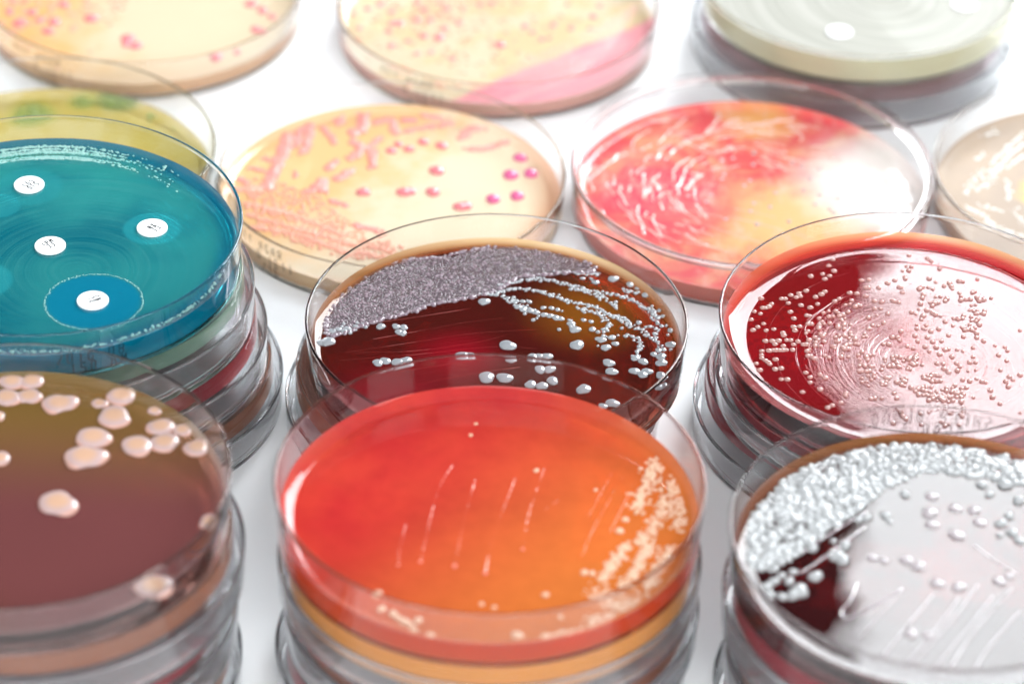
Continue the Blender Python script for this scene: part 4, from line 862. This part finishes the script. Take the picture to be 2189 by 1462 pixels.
for k in range(70):        # the stream of colonies down the right side
    t = k/70; x = 26+10*math.sin(t*2.6)+random.gauss(0, 2.2); y = 26-36*t+random.gauss(0, 1.5); r = random.uniform(.5, 1.1)
    if math.hypot(x, y) < 41: b.dome(x, y, za+.05, r, r, r*.6, 0, 12, lump=.06)
o = b.build('crusty_growth', WHITE, dish); o['kind'] = 'stuff'
b = Blobs()
for pts, w in DATA['FR_lin']: b.ridge(pts, za, max(.35, w*.9), .22, .12, .5, 7)
b.build('loop_streaks', WETLINE, dish)

wall_text(dish, 45, 13.0, [('SHEEP BLOOD', 0, 8.6), ('AGAR 5', 6, 5.2)], math.radians(72), 3.0)
# --- front middle dish, orange red agar
closed_dish('closed dish with dark wine agar at the bottom of the front middle stack', -5.0, 634.0, 0, 13.0, AG['low_red'])
closed_dish('closed dish with purple brown agar in the middle of the front middle stack', -3.0, 633.0, 13.2, 12.8, AG['low_brown'])
closed_dish('closed dish with glowing orange agar just under the orange red dish', -3.6, 632.0, 26.2, 13.2, AG['low_orange'], 45.4, 6.0)
dish, za = open_dish('orange red agar dish with pale yellow growth down its right edge', -3.9, 632.2, 54.2, 14.7, 45.8, 4.9, AG['orange'], men=1.8, seed=4, mw=3.5, wob=.02)
pm = [colony_mesh('yellow_a%d' % i, PALEY, .26, .08) for i in range(3)]
for x, y, d in DATA['F_dot']:
    k = min(1, 42/math.hypot(x, y)); colony(random.choice(pm), dish, x*k, y*k, za+.02, d*.9, 1.0)
b = Blobs()
for pts, w in DATA['F_str']:
    for x, y in smooth_path(pts, .45):
        for _ in range(4):
            q = x+random.gauss(0, w*.36), y+random.gauss(0, w*.36); r = random.uniform(.22, .62)
            if math.hypot(*q) < 42.5: b.dome(q[0], q[1], za+.02, r, r*random.uniform(.7, 1), r*.4, random.random()*3, 10, lump=.12)
o = b.build('pale_growth', PALEY, dish); o['kind'] = 'stuff'
b = Blobs()
for pts, w in DATA['F_lin']:
    b.ridge(pts, za-.02, max(.14, w*.5), .07, .45, .35, 6)
    if w > .35: b.dome(pts[-1][0], pts[-1][1], za, w*.9, w*.9, w*.6)
b.build('loop_streaks', growth('pale_pink_streak', (.86, .26, .18), .45, 0, .3), dish)

# --- front left dish, brown agar with large cream colonies
closed_dish('closed dish with brown agar at the bottom of the front left stack', -102.5, 626.0, 0, 15.0, AG['low_brown'], 46)
closed_dish('closed dish with dark red agar in the middle of the front left stack', -103.0, 625.5, 15.2, 15.0, AG['low_red'], 46)
closed_dish('closed dish with orange brown agar just under the dish of large cream colonies', -101.5, 625.0, 30.4, 15.2, AG['low_brown'], 46.3)
dish, za = open_dish('brown purple agar dish with large cream coloured round colonies', -103.9, 624.4, 58.8, 13.0, 46.3, 5.1, AG['brown'], men=1.2, seed=5)
cm = [colony_mesh('cream_a%d' % i, CREAM, .13, .07+.02*i, 40, 3.0) for i in range(5)]
for x, y, d in DATA['FL_col']:
    k = min(1, 42.5/math.hypot(x, y)); colony(random.choice(cm), dish, x*k, y*k, za+.05, d*.95, 1.0)

# --- teal dish with paper discs
closed_dish('brown closed dish with scuffed lid, lowest of the stack under the teal dish', -99.4, 730.7, 0, 14.0, AG['low_brown'])
closed_dish('closed dish with dark red agar, second of the stack under the teal dish', -102.8, 728.5, 14.2, 13.9, AG['low_red'])
closed_dish('closed dish with grey green agar just under the teal dish', -106.0, 726.0, 28.3, 13.8, AG['low_green'], 45.6, 3.0)
dish, za = open_dish('teal blue agar dish carrying white printed paper discs', -109.3, 724.5, 55.3, 13.0, 46.6, 6.1, AG['teal'], men=1.0, seed=6)
tx, ty, tz = -109.3, 724.5, 55.3-13.0
b = Blobs()
rnd = random.Random(9)
for i in range(2600):
    a = rnd.gauss(1.75, .42); r = rnd.choice([42.6, 41.6, 40.6, 40.2, 38.4, 37.6])+rnd.gauss(0, .16)
    if rnd.random() > math.exp(-((a-1.75)/.5)**2)+.15: continue
    x, y = r*math.cos(a), r*math.sin(a); s_ = rnd.uniform(.12, .3)
    b.dome(x, y, za+.02+max(0, (r-41.5))*.25, s_*1.5, s_, s_*.7, a+1.57, 6, ((1, -.1), (.75, .65), (.35, .95)))
for i in range(230):       # ring of tiny colonies round the clear zone
    a = i/230*6.283+rnd.gauss(0, .01); zx, zy, zd = DATA['T_zone'][2]; r = zd*.5*.98+rnd.gauss(0, .12); s_ = rnd.uniform(.08, .2)
    b.dome(zx+r*math.cos(a), zy+r*math.sin(a), za+.03, s_, s_, s_*.6, 0, 6, ((1, -.1), (.75, .65), (.35, .95)))
o = b.build('bead_rows', TEALB, dish); o['kind'] = 'stuff'
# thin beads where the agar meets the near wall
b = Blobs()
for i in range(360):
    a = -math.pi/2+rnd.uniform(-1.1, 1.3); r = 43.6+rnd.gauss(0, .12); s_ = rnd.uniform(.12, .34)
    b.dome(r*math.cos(a), r*math.sin(a), za+.75+rnd.gauss(0, .2), s_, s_, s_*.8, 0, 6, ((1, -.5), (.8, .6), (.35, .95)))
o = b.build('edge_beads', TEALB, dish); o['kind'] = 'stuff'

wall_text(dish, 46.6, 13.0, [('2016-08', -9, 4.6), ('150 MM', -6, 1.4)], math.radians(-68), 2.8)
def paper_disc(x, y, z, label, lines, rot, size=7.2, group='paper discs on the agar'):
    t = thing('paper_disc', label, 'paper disc', x, y, z, group)
    r = size/2
    lathe('disc', [(0, 0), (r-.1, 0), (r, .1), (r, .52), (r-.08, .62), (0, .62)], PAPER, t, 48)
    if lines:
        c, s_ = math.cos(rot), math.sin(rot)
        lettering(lines, lambda u, v: (u*c-v*s_, u*s_+v*c, .632), 1.45, .3, 'print', INK_DARK, t, .78)
    return t
TD = DATA['T_disc']
for (x, y), lab, ln, rot in zip(TD, [
    'white paper disc nearest the far edge of the teal agar', 'white paper disc in a small pale zone near the right wall of the teal dish',
    'white paper disc in the middle of the teal agar without a clear zone', 'white paper disc inside the round deep blue zone of the teal dish'],
    [[('S10', -1.4, .55), ('CO5', -1.4, -.95), ('-', -.3, -2.1)], [('CT', -.9, .45), ('XN', -.9, -1.05)], [('IPM', -1.4, .45), ('33', -.9, -1.05)], [('CN', -.9, .45), ('10', -.9, -1.05)]],
    [-2.2, -2.2, .75, -1.0]):
    paper_disc(tx+x, ty+y, tz+za+.02, lab, ln, rot)

# --- far row of single dishes
dish, za = open_dish('cream agar dish with pink streaked growth, printed AGAR on its near wall', -31.9, 817.7, 12.0, 12.0, 45, 4.2, AG['cream'], men=1.2, seed=7)
mg = [colony_mesh('magenta_a%d' % i, MAG, .36, .06) for i in range(3)]; rs = [colony_mesh('rose_a%d' % i, ROSE, .34, .08) for i in range(3)]
for i, (x, y, d) in enumerate(DATA['Y_col']): colony(random.choice(mg if 12 <= i <= 16 else rs), dish, x, y, za+.02, d*.9, 1.0, sx=1.05, rot=random.uniform(-.3, .3))
b = Blobs(); b2 = Blobs()
for i, (pts, w) in enumerate(DATA['Y_str']):
    B = b2 if i in (20, 21, 22, 19, 23) else b
    P = smooth_path(pts, .6)
    for x, y in P:
        r = w*.5*random.uniform(.5, 1.1)
        if math.hypot(x, y) < 41: B.dome(x+random.gauss(0, .35), y+random.gauss(0, .35), za+.02, r, r*random.uniform(.6, 1), .45+random.uniform(-.12, .12), random.random()*3, 14, lump=.2)
        for _ in range(2):
            a = random.uniform(0, 6.28); q = x+math.cos(a)*w*.42, y+math.sin(a)*w*.42; rr_ = random.uniform(.3, .6)
            if math.hypot(*q) < 42: B.dome(q[0], q[1], za+.02, rr_, rr_, rr_*.8, 0, 9)
b.build('pink_growth', PINK, dish)['kind'] = 'stuff'
for x, y in scatter(DATA['Y_poly'][0], 420, .8):
    if math.hypot(x, y) < 42: r = random.uniform(.3, .65); b2.dome(x, y, za+.02, r, r, r*.8, 0, 9)
b2.build('peach_growth', PEACH, dish)['kind'] = 'stuff'
wall_text(dish, 45, 12.0, [('KEY AGAR', -8.8, 7.4), ('0 (E1)', -1.3, 4.3), ('/16', .4, 1.2)], math.radians(-136), 2.62, lw=.3)

dish, za = open_dish('mottled red and orange agar dish with white wavy ridges', 60.7, 821.3, 14.3, 14.3, 47, 4.6, AG['mottled'], men=1.2, seed=8, ledge=True)
b = Blobs()
for pts, w in DATA['P_rid']: b.ridge([(x+random.gauss(0, .2), y+random.gauss(0, .2)) for x, y in smooth_path(pts, 1.6)], za, max(.5, w*.55), .4, .45, .35, 7)
rnd = random.Random(21)
for _ in range(64):
    a = rnd.uniform(.9, 4.0); R_ = rnd.uniform(14, 40); x0, y0 = R_*math.cos(a), R_*math.sin(a); th = a+1.57+rnd.uniform(-.3, .3); L_ = rnd.uniform(3, 11)
    pts = [(x0+L_*t*math.cos(th)-.06*L_*L_*t*t*math.cos(a)*.4+rnd.gauss(0, .22), y0+L_*t*math.sin(th)-.06*L_*L_*t*t*math.sin(a)*.4+rnd.gauss(0, .22)) for t in (0, .2, .4, .6, .8, 1)]
    if max(math.hypot(*q) for q in pts) < 41: b.ridge(pts, za, rnd.uniform(.2, .5), .2, .5, .35, 7)
b.build('wavy_ridges', PALEW, dish)
sm = [colony_mesh('pale_a%d' % i, WHITE, .3, .08) for i in range(2)]
for x, y, d in DATA['P_dot']: colony(random.choice(sm), dish, x, y, za, d*.85, 1.0)
b = Blobs(); rnd = random.Random(4)
for i in range(14):
    x0 = rnd.uniform(-24, 14); y0 = rnd.uniform(-28, 26); L_ = rnd.uniform(6, 16); a = rnd.uniform(-.45, -.2)
    b.ridge([(x0, y0), (x0+L_*.5*math.cos(a), y0+L_*.5*math.sin(a)+.4), (x0+L_*math.cos(a), y0+L_*math.sin(a))], za, .28, .10, .3, .5, 5)
b.build('loop_streaks', PALEW, dish)

dish, za = open_dish('peach coloured agar dish in the back row with a few faint pink colonies', -105.5, 912.6, 12.2, 12.2, 45, 4.2, AG['peach'], seed=9)
for x, y, d in DATA['BL_col']: colony(random.choice(rs), dish, x, y, za, d*.8, .8)
b = Blobs(); rnd = random.Random(31)
for _ in range(260):
    a = rnd.gauss(2.9, .55); r = 42*math.sqrt(rnd.random()); x, y = r*math.cos(a), r*math.sin(a); q = rnd.uniform(.35, 1.0)
    if r < 41: b.dome(x, y, za, q, q*.9, q*.4, 0, 9)
b.build('faint_colonies', PEACH, dish)['kind'] = 'stuff'
wall_text(dish, 45, 12.2, [('KEY AGAR', -8.8, 7.6), ('0 (E1)', -1.3, 4.4), ('/16', .4, 1.2)], math.radians(-124), 2.62)
dish, za = open_dish('back row agar dish with a broad pink streaked sector on its near right', -6.4, 906.8, 11.7, 11.7, 45, 4.2, AG['pink'], seed=10)
for x, y, d in DATA['BM_col']: colony(random.choice(rs), dish, x, y, za, d*.8, .8)
b = Blobs(); rnd = random.Random(32)
for _ in range(340):
    x, y = rnd.gauss(-14, 15), rnd.gauss(2, 18); q = rnd.uniform(.35, 1.05)
    if math.hypot(x, y) < 41 and .8*x-.95*y < 24: b.dome(x, y, za, q, q*.9, q*.4, 0, 9)
b.build('faint_colonies', PEACH, dish)['kind'] = 'stuff'
b = Blobs()
for i in range(16):
    t = i/15; x0, y0 = 0+t*6, -24-t*16; x1, y1 = 42-t*10, 16-t*30
    if True: b.ridge([(x0+2, y0), ((x0+x1)/2+1, (y0+y1)/2-1.5), (x1-1, y1)], za-.02, .35, .10, .4, .6, 6)
o = b.build('pink_streaks', PINK, dish)
# trim whatever would poke through the wall
me_ = o.data
for v in me_.vertices:
    r = math.hypot(v.co.x, v.co.y)
    if r > .042: v.co.x *= .042/r; v.co.y *= .042/r
wall_text(dish, 45, 11.7, [('KEY AGAR', -8.8, 7.3), ('0 (E1)', -1.3, 4.2), ('/16', .4, 1.1)], math.radians(-122), 2.62)

closed_dish('closed dish with plum red agar under the pale dish in the back row', 92.0, 906.5, 0, 13.8, AG['low_plum'], 44.6)
dish, za = open_dish('pale cream agar dish with white discs, on a closed dish in the back row', 93.0, 905.9, 23.6, 9.6, 44, 7.6, AG['pale'], seed=11, men=.6)
for (x, y), lab in zip(DATA['BR_disc'], ['white paper disc near the near edge of the pale agar in the back row', 'white paper disc farther right on the pale agar in the back row']):
    paper_disc(93.0+x, 905.9+y, 23.6-9.6+za+.02, lab, [('C', -.3, -.5)], 0)
dish, za = open_dish('yellow green agar dish with dark green mould, behind the teal dish', -122.4, 820.5, 15.0, 15.0, 45, 5.0, AG['green'], seed=12)
b = Blobs()
for x, y, d in DATA['G_col']:
    for _ in range(14):
        q = x+random.gauss(0, d*.3), y+random.gauss(0, d*.3)
        if math.hypot(*q) < 41: b.dome(q[0], q[1], za, d*.14, d*.14, .4, 0, 8)
b.build('green_mould', GREEN_M, dish)['kind'] = 'stuff'
dish, za = open_dish('beige agar dish with white streaked growth standing beside the mottled red dish', 152.7, 825.4, 13.1, 13.1, 45, 4.6, AG['beige'], seed=13)
b = Blobs()
for pts, w in DATA['RR_str']:
    for x, y in smooth_path(pts, .55):
        for _ in range(2):
            q = x+random.gauss(0, w*.5), y+random.gauss(0, w*.5); r = random.uniform(.15, .42)
            if math.hypot(*q) < 41.5: b.dome(q[0], q[1], za, r, r, r*.6, 0, 9)
b.build('white_growth', BRIGHT, dish)['kind'] = 'stuff'
